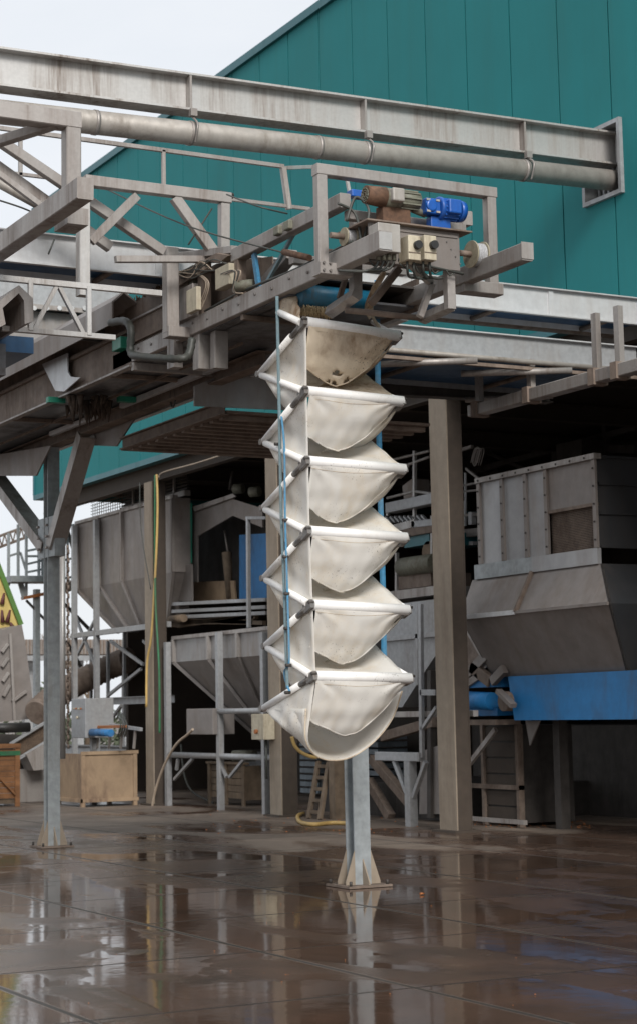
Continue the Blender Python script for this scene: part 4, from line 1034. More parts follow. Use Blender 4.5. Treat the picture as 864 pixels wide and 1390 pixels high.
# handrail of louvres above hopper
lvr = thing('louvre_screen', 'slatted dark louvre screen above the upper left hopper', 'screen', (X1+.3, 30, zt_a+.1))
mb = MB()
ylr0, ylr1 = H1(150, 660).y, yna
for i in range(9):
    z_ = zt_a+.12+i*.06
    mb.box(X1+.25, X1+.30, ylr1, ylr0, z_, z_+.035)
mb.build('slats', 'dark', lvr)
for px in (167, 190, 222): y = H1(px, 670).y; MB().box(X1+.2, X1+.24, y-.03, y+.03, zt_a, zt_a+.68).build('mullion', 'frame', lvr)
MB().box(X1+.2, X1+.32, ylr1, ylr0, zt_a+.0, zt_a+.1).build('sill', 'frame', lvr)
mf = MB()
for i in range(14): y = ylr0+i*.12; mf.box(X1+.24, X1+.25, y-.006, y+.006, zt_a+.05, zt_a+.35)
for i in range(6): z_ = zt_a+.08+i*.06; mf.box(X1+.252, X1+.26, ylr0, ylr0+1.7, z_-.006, z_+.006)
mf.build('mesh_panel', 'rusty', lvr)

# lower hopper
X3 = 13.3
def H3(px, py, x=X3): return H(px, py, 'x', x)
ztb = (H3(232, 868).z+H3(360, 850).z)/2+.02; zmb = (H3(237, 900).z+H3(360, 888).z)/2
yfb, ynb = H3(238, 868).y, H3(362, 850).y-.6
h2 = side_hopper('pale_hopper', 'lower pale hopper on legs between the hose column and the white chute', X3, None, ztb, zmb, H3(320, 1010).z, yfb, ynb, H3(300, 990).y, H3(330, 990).y, (0, .35, .62), 'hopper_w', 'hopper',
                 [(H3(237, 1000).y, ztb-.1), (H3(308, 1000).y, ztb-.02), (H3(360, 900).y-.2, ztb-.1)], 2.0)
bxp = [H3(257, 965, 13.2), H3(272, 955, 13.2), H3(272, 992, 13.2), H3(257, 997, 13.2)]
MB().box(13.05, 13.45, H3(293, 990, 13.1).y, H3(257, 990, 13.1).y, H3(270, 997, 13.1).z, H3(270, 962, 13.1).z).build('drive_cover', 'hopper', h2, bevel=.01)
zr_ = H3(300, 1026).z
MB().tube((X3-.12, yfb, zr_), (X3-.12, ynb, zr_), .05, 10).build('tie_tube', 'galv', h2)
MB().tube((X3-.14, H3(308, 960).y, H3(330, 965).z), (X3-.14, H3(365, 960).y, H3(330, 965).z), .045, 10).build('rail_tube', 'galv', h2)
for a, b in (((237, 1058), (262, 1030)), ((240, 1045), (242, 1030)), ((308, 1055), (295, 1028)), ((312, 1055), (332, 1030))):
    MB().bar(H3(*a, X3-.12), H3(*b, X3-.12), .05, .05).build('knee_brace', 'galv', h2)
# machinery on top of the lower hopper
mch = thing('sorting_machine', 'brown sorting machine with angled hood behind blue panel over the pale hopper', 'machine', (15, 27, 2.9))
xm_ = 14.0
def HM(px, py, x=xm_): return H(px, py, 'x', x)
def quad(par, nm, mm, x, pts, dx=.03):
    return MB().prism([HM(px, py, x) for px, py in pts], (dx, 0, 0)).build(nm, mm, par)
quad(mch, 'hood', 'hopper', xm_-.1, [(256, 690), (312, 672), (318, 678), (356, 690), (356, 716), (316, 700), (268, 728), (268, 790), (256, 790)])
quad(mch, 'hood_lip', 'frame', xm_-.16, [(262, 688), (316, 670), (320, 674), (264, 694)])
quad(mch, 'green_strip', 'green', xm_-.2, [(251, 684), (259, 683), (259, 764), (252, 766)])
quad(mch, 'box_panel', 'hopper', xm_-.3, [(236, 770), (260, 766), (261, 816), (236, 816)])
quad(mch, 'low_panel', 'binmetal', xm_+.2, [(262, 790), (318, 788), (320, 816), (262, 816)])
quad(mch, 'dark_opening', 'dark', xm_+.6, [(262, 700), (360, 690), (360, 815), (262, 815)])
quad(mch, 'blue_panel', 'blue', xm_+.1, [(325, 726), (362, 724), (362, 816), (325, 816)])
for py in (820, 830, 838): 
    p, q_ = HM(235, py, 13.6), HM(362, py-6, 13.6)
    MB().bar(p, q_, .06, .06).build('frame_rail', 'galv', mch)
MB().tube(HM(308, 750, 14.2), HM(312, 812, 14.2), .09, 10, .06).build('actuator', 'oldwood', mch)
MB().tube(HM(305, 720, 14.2), HM(310, 752, 14.2), .02, 8).build('rod', 'frame', mch)
MB().bar(HM(337, 702, 13.4), HM(338, 852, 13.4), .06, .06, up=(0, 1, 0)).build('upright', 'galv', mch)
MB().bar(HM(335, 703, 13.4), HM(362, 703, 13.4), .05, .05).build('bracket', 'galv', mch)
for i in range(7):
    a = (235+rnd.uniform(0, 20), 845+rnd.uniform(-6, 8)); b = (330+rnd.uniform(0, 30), 842+rnd.uniform(-10, 8))
    MB().bar(HM(*a, 13.7), HM(*b, 13.7), .07, .07).build('plank', 'oldwood', mch)
MB().tube(HM(232, 841, 13.5), HM(250, 839, 13.5), .07, 14).build('small_motor', 'oldwood', mch)
MB().tube(HM(312, 665, 14.0), HM(316, 640, 14.0), .03, 8).build('rod', 'dark', mch)
for px, py in ((318, 664), (340, 668)): p = HM(px, py, 14); MB().tube(p, p+V((.1, -.15, 0)), .09, 12).build('pulley', 'motorgrey', mch)

# ------------------------------------------------------------------ hoses and cables on left column
xc = FX+.02
def HC(px, py, x=xc): return H(px, py, 'x', x)
h = MB().path([HC(213, 644), HC(214, 670), HC(214, 700), HC(212, 760), HC(206, 860), HC(200, 900), HC(199, 960)], .022, 8)
tag(h.build('yellow_hose', 'cable_y', origin=HC(214, 700)), 'yellow hose sagging down the column between the left hoppers', 'hose')
h = MB().path([HC(360, 598), HC(300, 618), HC(262, 630), HC(222, 641), HC(216, 648)], .012, 6)
tag(h.build('eaves_cable', 'cable_w', origin=HC(214, 700)), 'thin dusty yellowish cable running under the eaves to the hose column', 'cable')
h = MB().path([HC(211, 645), HC(211, 800), HC(216, 900), HC(217, 960), HC(217, 995)], .020, 8)
tag(h.build('green_cable', 'cable_g', origin=HC(214, 700)), 'green cable clipped along the yellow hose on the left column', 'cable')
h = MB().path([HC(206, 1100), HC(212, 1070), HC(225, 1035), HC(240, 1010), HC(255, 997), HC(262, 990)], .022, 8)
tag(h.build('tan_hose', 'cable_w', origin=HC(206, 1100)), 'tan hose rising in a curve from the floor beside the left column', 'hose')
h = MB().path([HC(190, 655), HC(192, 720), HC(205, 800)], .01, 6)
tag(h.build('thin_cable', 'cable', origin=HC(190, 655)), 'thin dark cable hanging on the left column face', 'cable')
# control box on middle column
p, q_ = HC(343, 1004, FX-.1), HC(359, 969, FX-.1)
cb = thing('control_box', 'cream control box with orange knob on the middle column', 'box', ((p.x), p.y, p.z))
MB().box(FX-.12, FX+.075, q_.y, p.y, p.z, q_.z).build('casing', 'boxw', cb, bevel=.008)
k = HC(349, 993, FX-.12); MB().tube(k, k-V((.04, 0, 0)), .035, 12).build('knob', 'onion', cb)
MB().tube((FX, (p.y+q_.y)/2-.05, p.z), (FX, (p.y+q_.y)/2-.05, p.z-.6), .018, 8).build('conduit', 'cable', cb)
# damp dark foot on the middle column is real staining: a wet film mesh slightly proud
# ------------------------------------------------------------------ left clutter
# steel bin
gb0, gb1 = H(112, 1093, 'z', 0), H(183, 1092, 'z', 0)
bn = thing('steel_bin', 'rust stained square steel bin on feet behind the left post', 'bin', (12.3, 31, 0))
y0b = 30.1; x0b = 11.8; 
cA = H(112, 1092, 'z', .05)
w1 = 1.05
MB().box(cA.x, cA.x+w1*.95, cA.y, cA.y+.03, .12, .92).build('front_panel', 'binmetal', bn)
MB().box(cA.x, cA.x+.03, cA.y, cA.y+1.25, .12, .92).build('side_panel', 'binmetal', bn)
MB().box(cA.x+w1*.95, cA.x+w1*.95+.03, cA.y, cA.y+1.25, .12, .92).build('side_panel', 'binmetal', bn)
MB().box(cA.x+.03, cA.x+w1*.95, cA.y+.03, cA.y+1.2, .5, .52).build('fill', 'dark', bn)
MB().box(cA.x-.03, cA.x+w1, cA.y-.03, cA.y+.0, .90, .96).build('rim', 'binmetal', bn)
MB().box(cA.x-.03, cA.x+.0, cA.y-.03, cA.y+1.28, .08, .14).build('rim', 'binmetal', bn)
MB().box(cA.x-.03, cA.x+w1, cA.y-.03, cA.y+.0, .08, .14).build('rim', 'binmetal', bn)
for dx, dy in ((0, 0), (w1*.93, 0), (0, 1.2), (w1*.93, 1.2)): MB().box(cA.x+dx-.022, cA.x+dx+.05, cA.y+dy-.022, cA.y+dy+.05, 0, .895).build('leg', 'binmetal', bn)
# wooden crate at left edge
cw_ = H(26, 1094, 'z', 0)
wc = thing('wooden_crate', 'orange wooden crate with green strap, cut off by the left edge', 'crate', (cw_.x-.6, cw_.y+.5, 0))
ht = 1.03
for i in range(9): MB().box(cw_.x-1.2, cw_.x, cw_.y, cw_.y+.02, .14+i*.097, .14+i*.097+.09).build('board', 'wood', wc)
for i in range(9): MB().box(cw_.x-1.18, cw_.x-1.2, cw_.y+.02, cw_.y+1.1, .14+i*.097, .14+i*.097+.09).build('board', 'wood', wc)
MB().box(cw_.x-.08, cw_.x+.01, cw_.y-.03, cw_.y-.002, 0, ht).build('corner_post', 'wood', wc)
MB().box(cw_.x-1.2, cw_.x+.02, cw_.y-.05, cw_.y+.03, ht, ht+.08).build('top_rail', 'wood', wc)
MB().box(cw_.x-1.2, cw_.x+.012, cw_.y-.035, cw_.y-.031, ht-.13, ht-.05).build('strap', 'cable_g', wc)
MB().bar((cw_.x-.08, cw_.y-.02, .2), (cw_.x-.7, cw_.y-.02, .85), .03, .09, up=(0, 1, 0)).build('diagonal', 'wood', wc)
MB().box(cw_.x-1.2, cw_.x, cw_.y+.03, cw_.y+1.1, .05, .13).build('pallet_base', 'oldwood', wc)
# grey box between
c = H(28, 1092, 'z', .0)
gbx = MB().box(c.x+.05, c.x+.9, c.y+.5, c.y+1.1, 0, .62)
tag(gbx.build('concrete_block', 'frame', origin=(c.x, c.y, 0), bevel=.02), 'plain grey box on the floor between wooden crate and left post', 'box')
# control cabinet on stand
p = H(116, 1002, 'x', 12.2); a = H(97, 948, 'x', 12.2); b = H(116, 948, 'x', 12.2)
cc = thing('control_cabinet', 'grey control cabinet with small lamps above the steel bin', 'cabinet', (12.4, p.y, p.z))
MB().box(12.2, 12.75, b.y, a.y, p.z, b.z).build('casing', 'galv', cc, bevel=.01)
for i in range(4): c = H(101+i*3.2, 962, 'x', 12.19); MB().tube(c, c-V((.02, 0, 0)), .018, 8).build('lamp', 'onion' if i % 2 else 'boxw', cc)
c = H(106, 974, 'x', 12.19); MB().tube(c, c-V((.03, 0, 0)), .025, 10).build('knob', 'boxw', cc)
MB().box(12.4, 12.5, b.y+.2, b.y+.3, 0, p.z).build('stand', 'galv', cc)
# blue roller conveyor by bin
rc = thing('roller_table', 'short roller table with a blue roller beside the control cabinet', 'conveyor', (12.6, 30.5, 1.1))
p, q_ = H(125, 994, 'x', 12.3), H(151, 995, 'x', 12.3)
MB().tube(p, q_, .065, 14).build('roller', 'blue', rc)
MB().bar(H(126, 987, 'x', 12.45), H(172, 986, 'x', 12.45), .04, .05).build('side_rail', 'onion', rc)
MB().bar(H(150, 984, 'x', 12.5), H(192, 990, 'x', 12.5), .05, .06).build('side_rail', 'galv', rc)
for px in (134, 150, 166, 184): MB().bar(H(px, 992, 'x', 12.5), H(px-2, 1016, 'x', 12.5), .04, .04, up=(0, 1, 0)).build('leg', 'frame', rc)
for k in range(4): MB().path([H(160+k*3, 1000, 'x', 12.4), H(164+k*3, 985, 'x', 12.3), H(160+k*2, 968, 'x', 12.4)], .012, 6).build('cable', 'cable', rc)
# galvanised girder and braces between legs
gd = thing('galvanised_girder', 'galvanised girder with crossed braces running behind the hose column', 'beam', (13.8, 30, 1.6))
zg = H(170, 951, 'x', 13.6).z
MB().ch((13.6, H(132, 951, 'x', 13.6).y, zg), (13.6, H(235, 951, 'x', 13.6).y, zg), .08, .14).build('girder', 'galv', gd)
for a, b in (((146, 945), (192, 908)), ((145, 985), (165, 958)), ((105, 890), (135, 830)), ((150, 870), (195, 902)), ((130, 905), (100, 830)), ((195, 870), (232, 900)), ((200, 930), (232, 890))):
    MB().bar(H(*a, 'x', 13.8), H(*b, 'x', 13.8), .05, .06).build('brace', 'galv', gd)
for px, t_, b_2 in ((147, 870, 950), (169, 830, 1000), (124, 880, 1000)):
    MB().bar(H(px, t_, 'x', 14.2), H(px, b_2, 'x', 14.2), .06, .06, up=(0, 1, 0)).build('upright', 'galv', gd)
# big ribbed duct
dct = MB(); pts = [H(50, 968, 'y', 35), H(75, 945, 'y', 35.5), H(110, 925, 'y', 36), H(150, 905, 'y', 36), H(175, 895, 'y', 35.5)]
dct.path(pts, .24, 18, lambda i: 1+.11*(i % 2), 14)
tag(dct.build('ribbed_duct', 'rusty', origin=(11, 35, 1.5)), 'wide brown ribbed duct curving behind the left post', 'duct')
# inclined screen conveyor at left, black roller, grey ribbed hopper, yellow panel
ic = thing('inclined_conveyor', 'inclined screened conveyor climbing right from behind the wooden crate', 'conveyor', (10.6, 33, .9))
yi = 33.0
def HI(px, py, y=yi): return H(px, py, 'y', y)
MB().bar(HI(14, 1010), HI(66, 978), .05, .05).build('top_rail', 'galv', ic)
MB().bar(HI(25, 1030), HI(70, 1003), .05, .06).build('bottom_rail', 'galv', ic)
MB().prism([HI(16, 1012, yi+.1), HI(64, 982, yi+.1), HI(66, 1002, yi+.1), HI(26, 1028, yi+.1)], (0, .03, 0)).build('screen', 'mesh', ic)
MB().prism([HI(36, 1024, yi-.1), HI(64, 1008, yi-.1), HI(66, 1044, yi-.1), HI(46, 1046, yi-.1)], (0, .5, 0)).build('drive_cover', 'frame', ic)
MB().tube(HI(-20, 989), HI(40, 987), .09, 18).build('black_roller', 'black', ic)
MB().prism([HI(-20, 995, yi+.5), HI(40, 998, yi+.5), HI(60, 1050, yi+.5), HI(-20, 1060, yi+.5)], (0, .3, 0)).build('dark_body', 'dark', ic)
tk = thing('ribbed_tank', 'grey brown ribbed metal hopper side at the left edge below yellow panel', 'hopper', (9.5, 35.5, 1.8))
yt = 35.5
def HK(px, py, y=yt): return H(px, py, 'y', y)
MB().prism([HK(-20, 845), HK(4, 855), HK(12, 852), HK(30, 848), HK(36, 880), HK(46, 960), HK(40, 976), HK(-20, 982)], (0, 1.2, 0)).build('body', 'hopper', tk)
for a, b in (((3, 905), (11, 893)), ((4, 925), (12, 913)), ((5, 945), (13, 930)), ((17, 952), (36, 938)), ((3, 885), (11, 874))):
    MB().bar(HK(*a, yt-.05), HK(*b, yt-.05), .06, .06).build('rib', 'frame', tk)
MB().bar(HK(14, 860, yt-.05), HK(20, 978, yt-.05), .05, .05).build('rib', 'frame', tk)
yp = thing('printed_board', 'pale yellow sloping panel with green edge and dark red leaf marks', 'panel', (9.2, 36.5, 2.5))
MB().prism([HK(-40, 690, 36.8), HK(-2, 768, 36.8), HK(28, 845, 36.8), HK(30, 880, 36.8), HK(-40, 880, 36.8)], (0, .08, 0)).build('board', 'yellow', yp)
MB().bar(HK(-8, 752, 36.75), HK(29, 848, 36.75), .05, .10).build('green_edge', 'lime', yp)
for (a, b) in (((3, 820), (6, 805)), ((4, 845), (3, 828)), ((10, 845), (14, 828)), ((18, 852), (14, 845))):
    MB().tube(HK(*a, 36.76), HK(*b, 36.76), .05, 6, .02).build('leaf_mark', 'plum', yp)
# catwalk with rails
ck = thing('steel_catwalk', 'pale blue-grey catwalk landing with rails left of the left post', 'walkway', (13, 38, 3))
yk_ = 39.0
def HW(px, py, y=yk_): return H(px, py, 'y', y)
for px, a, b in ((12, 724, 795), (25, 712, 782), (36, 720, 808), (53, 745, 782), (58, 745, 782)):
    MB().bar(HW(px, a), HW(px, b), .05, .07, up=(0, 1, 0)).build('post', 'post', ck)
for a, b in (((36, 748), (62, 743)), ((36, 755), (62, 755)), ((36, 766), (62, 760)), ((36, 777), (62, 772)), ((12, 755), (28, 750)), ((28, 750), (36, 775))):
    MB().bar(HW(*a), HW(*b), .03, .05).build('rail', 'post', ck)
MB().bar(HW(10, 787), HW(66, 787), .6, .14).build('platform', 'post', ck)
MB().bar(HW(27, 787), HW(34, 812), .05, .12).build('stair_plate', 'post', ck)
MB().bar(HW(32, 812), HW(66, 805), .3, .07).build('lower_step', 'onion', ck)
MB().bar(HW(50, 800), HW(50, 1050), .12, .16, up=(0, 1, 0)).build('leg', 'post', ck)
MB().bar(HW(36, 815), HW(62, 842), .05, .05).build('brace', 'dark', ck)
MB().bar(HW(92, 730), HW(92, 800), .05, .05, up=(0, 1, 0)).build('post', 'post', ck)
for py in (715, 735, 760, 785): MB().bar(HW(88, py), HW(104, py-3), .03, .05).build('rail', 'post', ck)
MB().bar(HW(84, 800), HW(108, 790), .4, .2).build('platform', 'rusty', ck)
for a, b in (((88, 820), (135, 868)), ((90, 870), (110, 905)), ((86, 700), (104, 760))): MB().bar(HW(*a), HW(*b), .06, .07).build('brace', 'dark', ck)
# lattice boom
bm_ = thing('lattice_boom', 'thin dark lattice boom rising to the right at the left edge', 'boom', (10, 45, 5))
p0, p1 = H(-20, 735, 'y', 45), H(70, 702, 'y', 45)
for dz in (0, -.28):
    MB().bar(p0+V((0, 0, dz)), p1+V((0, 0, dz)), .05, .07).build('chord', 'rusty', bm_)
mb = MB()
for k in range(24): a = lerp(p0, p1, k/24); b = lerp(p0, p1, (k+1)/24); mb.bar(a+V((0, 0, 0 if k % 2 else -.28)), b+V((0, 0, -.28 if k % 2 else 0)), .03, .03)
mb.build('lacing', 'rusty', bm_)
# vertical drain pipe and chains behind left post
dp = MB().tube(H(85, 735, 'x', 9.5), H(85, 1030, 'x', 9.5), .045, 10)
tag(dp.build('drain_pipe', 'beam', origin=H(85, 1030, 'x', 9.5)), 'slim pale vertical pipe right beside the left H post', 'pipe')
dc = MB()
for k in range(46):
    p = H(92+(k % 2)*1.2, 740+k*6, 'x', 10.0); dc.tube(p, p-V((0, 0, .07)), .02, 5)
tag(dc.build('hanging_chain', 'rusty', origin=H(92, 1010, 'x', 10)), 'dark chain hanging down right of the slim pale pipe', 'chain')
# far enclosed conveyor bridge and hedge seen through the bay
fb = thing('far_conveyor_bridge', 'far grey enclosed bridge seen between the left post and hopper', 'bridge', (20, 60, 3))
yy = 60
a, b = H(-60, 868, 'y', yy), H(215, 866, 'y', yy)
MB().box(a.x, b.x, yy, yy+1.5, H(60, 888, 'y', yy).z, H(60, 868, 'y', yy).z).build('enclosure', 'frame', fb)
mb = MB()
for k in range(60): x = a.x+(b.x-a.x)*k/60; mb.box(x, x+.05, yy-.04, yy, H(60, 888, 'y', yy).z, H(60, 868, 'y', yy).z)
mb.build('cladding_ribs', 'rusty', fb)
MB().box(a.x, b.x, yy-.1, yy, H(60, 897, 'y', yy).z, H(60, 890, 'y', yy).z).build('chord', 'galv', fb)
for k in range(4): x = a.x+(b.x-a.x)*(k+.5)/4; MB().box(x-.15, x+.15, yy+.5, yy+.8, 0, H(60, 890, 'y', yy).z).build('leg', 'galv', fb)
hd = MB(); rr = random.Random(5)
for k in range(5200):
    x = rr.uniform(-10, 60); hgt = 2.2+1.0*math.sin(x*.5)+.6*math.sin(x*1.7)
    c = V((x, 84+rr.uniform(-1.5, 1.5), rr.uniform(0, hgt))); s_ = rr.uniform(.15, .35)
    d1 = V((rr.uniform(-1, 1), rr.uniform(-1, 1), rr.uniform(-1, 1))).normalized()*s_; d2 = d1.orthogonal().normalized()*s_*.6
    hd.add([c-d1, c-d2, c+d1, c+d2], [(0, 1, 2, 3)])
tag(hd.build('hedge', 'leaf', origin=(25, 84, 0)), 'dull green hedge far behind the yard, glimpsed at left', 'hedge', kind='stuff')
# bare tree seen under bridge
bt = thing('bare_tree', 'small bare tree far behind the upper left hopper legs', 'tree', H(119, 960, 'y', 70)*1)
bt.location.z = 0
tx, ty = bt.location.x, bt.location.y
MB().tube((tx, ty, 0), (tx+.1, ty, 2.6), .14, 8, .09).build('trunk', 'oldwood', bt)
mb = MB()
def br_(p, d, L, r, n):
    q = p+d*L; mb.tube(p, q, r, 5, r*.6)
    if n:
        for k in range(3): br_(q, (d+V((rr.uniform(-.8, .8), rr.uniform(-.8, .8), rr.uniform(-.1, .6)))).normalized(), L*.72, r*.6, n-1)
for k in range(5): br_(V((tx+.1, ty, 1.6+k*.25)), V((rr.uniform(-.9, .9), rr.uniform(-.5, .5), .8)).normalized(), 1.1, .06, 4)
mb.build('crown', 'oldwood', bt)

# ------------------------------------------------------------------ clutter in the middle bay
# wooden bin below pale hopper
c = H(286, 1098, 'z', 0)
wb = thing('wooden_bin', 'old wooden bin on the floor under the pale hopper', 'bin', (c.x+.6, c.y, 0))
xw = 14.0
def HB(px, py, x=xw): return H(px, py, 'x', x)
yw0, yw1 = HB(332, 1090).y, HB(286, 1090).y
for i in range(5): MB().box(xw, xw+.03, yw0, yw1, .12+i*.115, .12+i*.115+.105).build('board', 'oldwood', wb)
for y_ in (yw0, (yw0+yw1)/2, yw1): MB().box(xw-.03, xw-.001, y_-.05, y_+.05, 0, .70).build('post', 'oldwood', wb)
MB().box(xw-.05, xw+.06, yw0-.08, yw1+.08, .70, .74).build('top_rail', 'oldwood', wb)
MB().box(xw, xw+1.0, yw0-.02, yw0, .1, .68).build('board', 'oldwood', wb)
MB().tube((xw+.3, yw0+.2, .84), (xw+.1, yw0+.6, .84), .1, 12).build('motor', 'motorgrey', wb)
p = MB().path([HB(246, 1010), HB(250, 1050), HB(262, 1075), HB(290, 1090)], .02, 6)
tag(p.build('dark_hose', 'cable', origin=HB(290, 1090)), 'dark hose drooping below the pale hopper to the wooden bin', 'hose')
# conveyor frames low behind
for i, (px0, px1, py, xx, mm, lab) in enumerate((
        (40, 360, 1080, 17.5, 'galv', 'long low grey conveyor frame deep under the building at left'),)):
    t = thing('floor_conveyor', lab, 'conveyor', (xx, 36, 0))
    a, b = H(px0, py, 'x', xx), H(px1, py, 'x', xx)
    MB().box(xx, xx+.6, min(b.y, a.y), max(a.y, b.y), .45, .75).build('side_frame', mm, t)
    for k in range(6): y_ = b.y+(a.y-b.y)*k/5; MB().box(xx, xx+.1, y_-.05, y_+.05, 0, .45).build('leg', mm, t)
    MB().box(xx-.05, xx+.7, min(b.y, a.y), max(a.y, b.y), .76, .80).build('belt', 'dark', t)
# ladder
ld = thing('wooden_ladder', 'short wooden ladder leaning below the white chute', 'ladder', H(430, 1118, 'z', 0))
yl_ = ld.location.y
LA = [H(419, 1120, 'x', 13.1), H(432, 1034, 'x', 13.4)]; LB = [H(434, 1121, 'x', 13.1), H(446, 1034, 'x', 13.4)]
for a, b in (LA, LB):
    a.z = 0; MB().bar(a, b, .05, .09, up=(0, 1, 0)).build('rail', 'oldwood', ld)
for k in range(5):
    t_ = .12+k*.2; MB().bar(lerp(*LA, t_), lerp(*LB, t_), .04, .05).build('rung', 'oldwood', ld)
# yellow hose on the floor
pts = [H(px, py, 'z', .03) for px, py in ((478, 1118), (450, 1117), (425, 1119), (408, 1116), (404, 1108), (412, 1104))]
tag(MB().path(pts, .03, 8).build('floor_hose', 'cable_y', origin=pts[2]), 'yellow hose curled on the floor at the ladder foot', 'hose')
pts = [H(396, 1000, 'y', 22.5), H(400, 1012, 'y', 22.5), H(410, 1022, 'y', 22.5), H(428, 1028, 'y', 22.5), H(440, 1020, 'y', 22.5)]
tag(MB().path(pts, .025, 8).build('hanging_hose', 'cable_y', origin=pts[2]), 'yellow-brown hose loop peeping out left of the chute bottom', 'hose')
# Y leg beside ladder
yl = thing('braced_leg', 'short Y shaped brown leg between ladder and front post', 'post', H(458, 1112, 'z', 0))
p = yl.location.copy()
MB().box(p.x-.09, p.x+.09, p.y-.09, p.y+.09, 0, 1.15).build('shaft', 'oldwood', yl)
for s_ in (-1, 1): MB().bar((p.x, p.y+.04*s_, .95), (p.x, p.y+.5*s_, 1.5), .07, .07).build('brace', 'frame', yl)
MB().bar((p.x, p.y-3.8, 1.52), (p.x, p.y+2.4, 1.52), .08, .08).build('top_rail', 'frame', yl)
# stacks of trays behind
for i, (px, lab) in enumerate(((420, 'left stack of pale plastic trays behind the ladder'), (470, 'stack of pale plastic trays behind the front post'), (500, 'right stack of pale trays on the dark floor behind front post'))):
    b_ = H(px, 1090, 'x', 16.5)
    t = thing('tray_stack', lab, 'trays', (16.5, b_.y, 0))
    for k in range(9):
        MB().box(16.5, 17.1, b_.y-.36, b_.y+.36, .06+k*.125, .06+k*.125+.085).build('tray', 'trays', t)
# T stand in centre-right
XT = 13.25
def HTT(px, py, x=XT): return H(px, py, 'x', x)
ts = thing('galvanised_stand', 'galvanised T shaped stand with knee braces left of the thick column', 'stand', (XT, HTT(558, 1123).y, 0))
yc_ = HTT(558, 1123).y; zT_ = HTT(545, 1027).z
MB().box(XT-.06, XT+.06, yc_-.07, yc_+.07, 0, zT_-.06).build('leg', 'galv', ts)
MB().bar((XT, HTT(512, 1025).y, zT_), (XT, HTT(572, 1030).y, zT_), .1, .12).build('top_rail', 'galv', ts)
MB().bar((XT, yc_+.06, zT_-.55), (XT, yc_+.42, zT_-.06), .06, .06).build('knee_brace', 'galv', ts)
MB().bar((XT, yc_-.06, zT_-.55), (XT, yc_-.42, zT_-.06), .06, .06).build('knee_brace', 'galv', ts)
MB().bar(HTT(570, 820), HTT(572, 1028), .05, .07, up=(0, 1, 0)).build('upright', 'galv', ts)
MB().bar(HTT(572, 990), HTT(592, 960), .05, .05).build('brace', 'galv', ts)
MB().bar(HTT(571, 940), HTT(592, 940), .05, .08).build('bracket', 'galv', ts)
# grey tank behind
gk = thing('grey_tank', 'grey blue stained hopper between the white chute and thick column', 'hopper', (14.2, 22.5, 0))
xg = 14.0
def HQ(px, py, x=xg): return H(px, py, 'x', x)
MB().prism([HQ(522, 822), HQ(600, 812), HQ(600, 875), HQ(580, 905), HQ(545, 960), HQ(528, 960), HQ(520, 900)], (.6, 0, 0)).build('body', 'galv', gk)
MB().bar(HQ(520, 868, xg-.03), HQ(600, 860, xg-.03), .05, .07).build('rib', 'galv', gk)
MB().bar(HQ(566, 820, xg-.03), HQ(566, 930, xg-.03), .05, .07, up=(0, 1, 0)).build('rib', 'galv', gk)
MB().prism([HQ(570, 1020), HQ(600, 1010), HQ(600, 1105), HQ(568, 1105)], (.3, 0, 0)).build('lower_box', 'hopper', gk)
MB().bar(HQ(585, 910), HQ(585, 1110), .1, .1, up=(0, 1, 0)).build('leg', 'dark', gk)
for a, b in (((505, 1030), (560, 1095)), ((520, 1000), (590, 980)), ((500, 1060), (530, 1110))):
    MB().bar(HQ(*a), HQ(*b), .12, .14).build('brace', 'rusty', gk)
MB().box(14.2, 16.5, HQ(600, 1000).y, HQ(420, 1000).y, .0, .5).build('dark_base', 'dark', gk)
# walkway behind column with rails
wk = thing('inner_walkway', 'galvanised walkway with tube rails and sheets stacked on it, right of the chute', 'walkway', (14.2, 21.5, 3.2))
xk = 14.3
def HP(px, py, x=xk): return H(px, py, 'x', x)
for px, a, b in ((562, 612, 712), (526, 690, 700), (538, 750, 830), (586, 700, 760)): MB().bar(HP(px, a), HP(px, b), .05, .05, up=(0, 1, 0)).build('rail_post', 'beam', wk)
for a, b in (((528, 625), (582, 612)), ((528, 640), (582, 620)), ((525, 676), (562, 667)), ((562, 667), (600, 672)), ((525, 690), (600, 678))):
    MB().tube(HP(*a), HP(*b), .022, 8).build('rail', 'beam', wk)
MB().bar(HP(520, 722), HP(566, 710), .12, .12).build('deck', 'beam', wk)
MB().bar(HP(562, 712), HP(600, 708), .12, .1).build('deck', 'galv', wk)
mb = MB()
for i in range(9): mb.bar(HP(524+i*6, 702-i*.3), HP(530+i*6, 709-i*.3), .05, .03)
mb.build('corrugated_sheets', 'galv', wk)
MB().box(14.3, 15.3, HP(582, 740).y, HP(548, 740).y, HP(560, 742).z, HP(560, 725).z).build('teal_box', 'teal_edge', wk)
MB().bar(HP(520, 730), HP(600, 715), .1, .12).build('beam', 'rusty', wk)
MB().bar(HP(530, 690), HP(600, 675), .2, .16).build('pipe_bundle', 'galv', wk)
MB().tube(HP(545, 770), HP(590, 764), .14, 14).build('motor', 'motorgrey', wk)
p = HP(580, 750); MB().tube(p, p+V((.1, 0, 0)), .17, 18).build('pulley', 'oldwood', wk)
MB().box(14.3, 15, HP(584, 790).y, HP(540, 790).y, HP(560, 798).z, HP(560, 780).z).build('drive_box', 'rusty', wk)
MB().box(14.2, 14.9, HP(600, 810).y, HP(522, 810).y, HP(560, 812).z, HP(560, 800).z).build('shelf', 'frame', wk)
MB().prism([HP(545, 660), HP(558, 650), HP(560, 680), HP(548, 682)], (.3, 0, 0)).build('guard_box', 'hopper', wk)
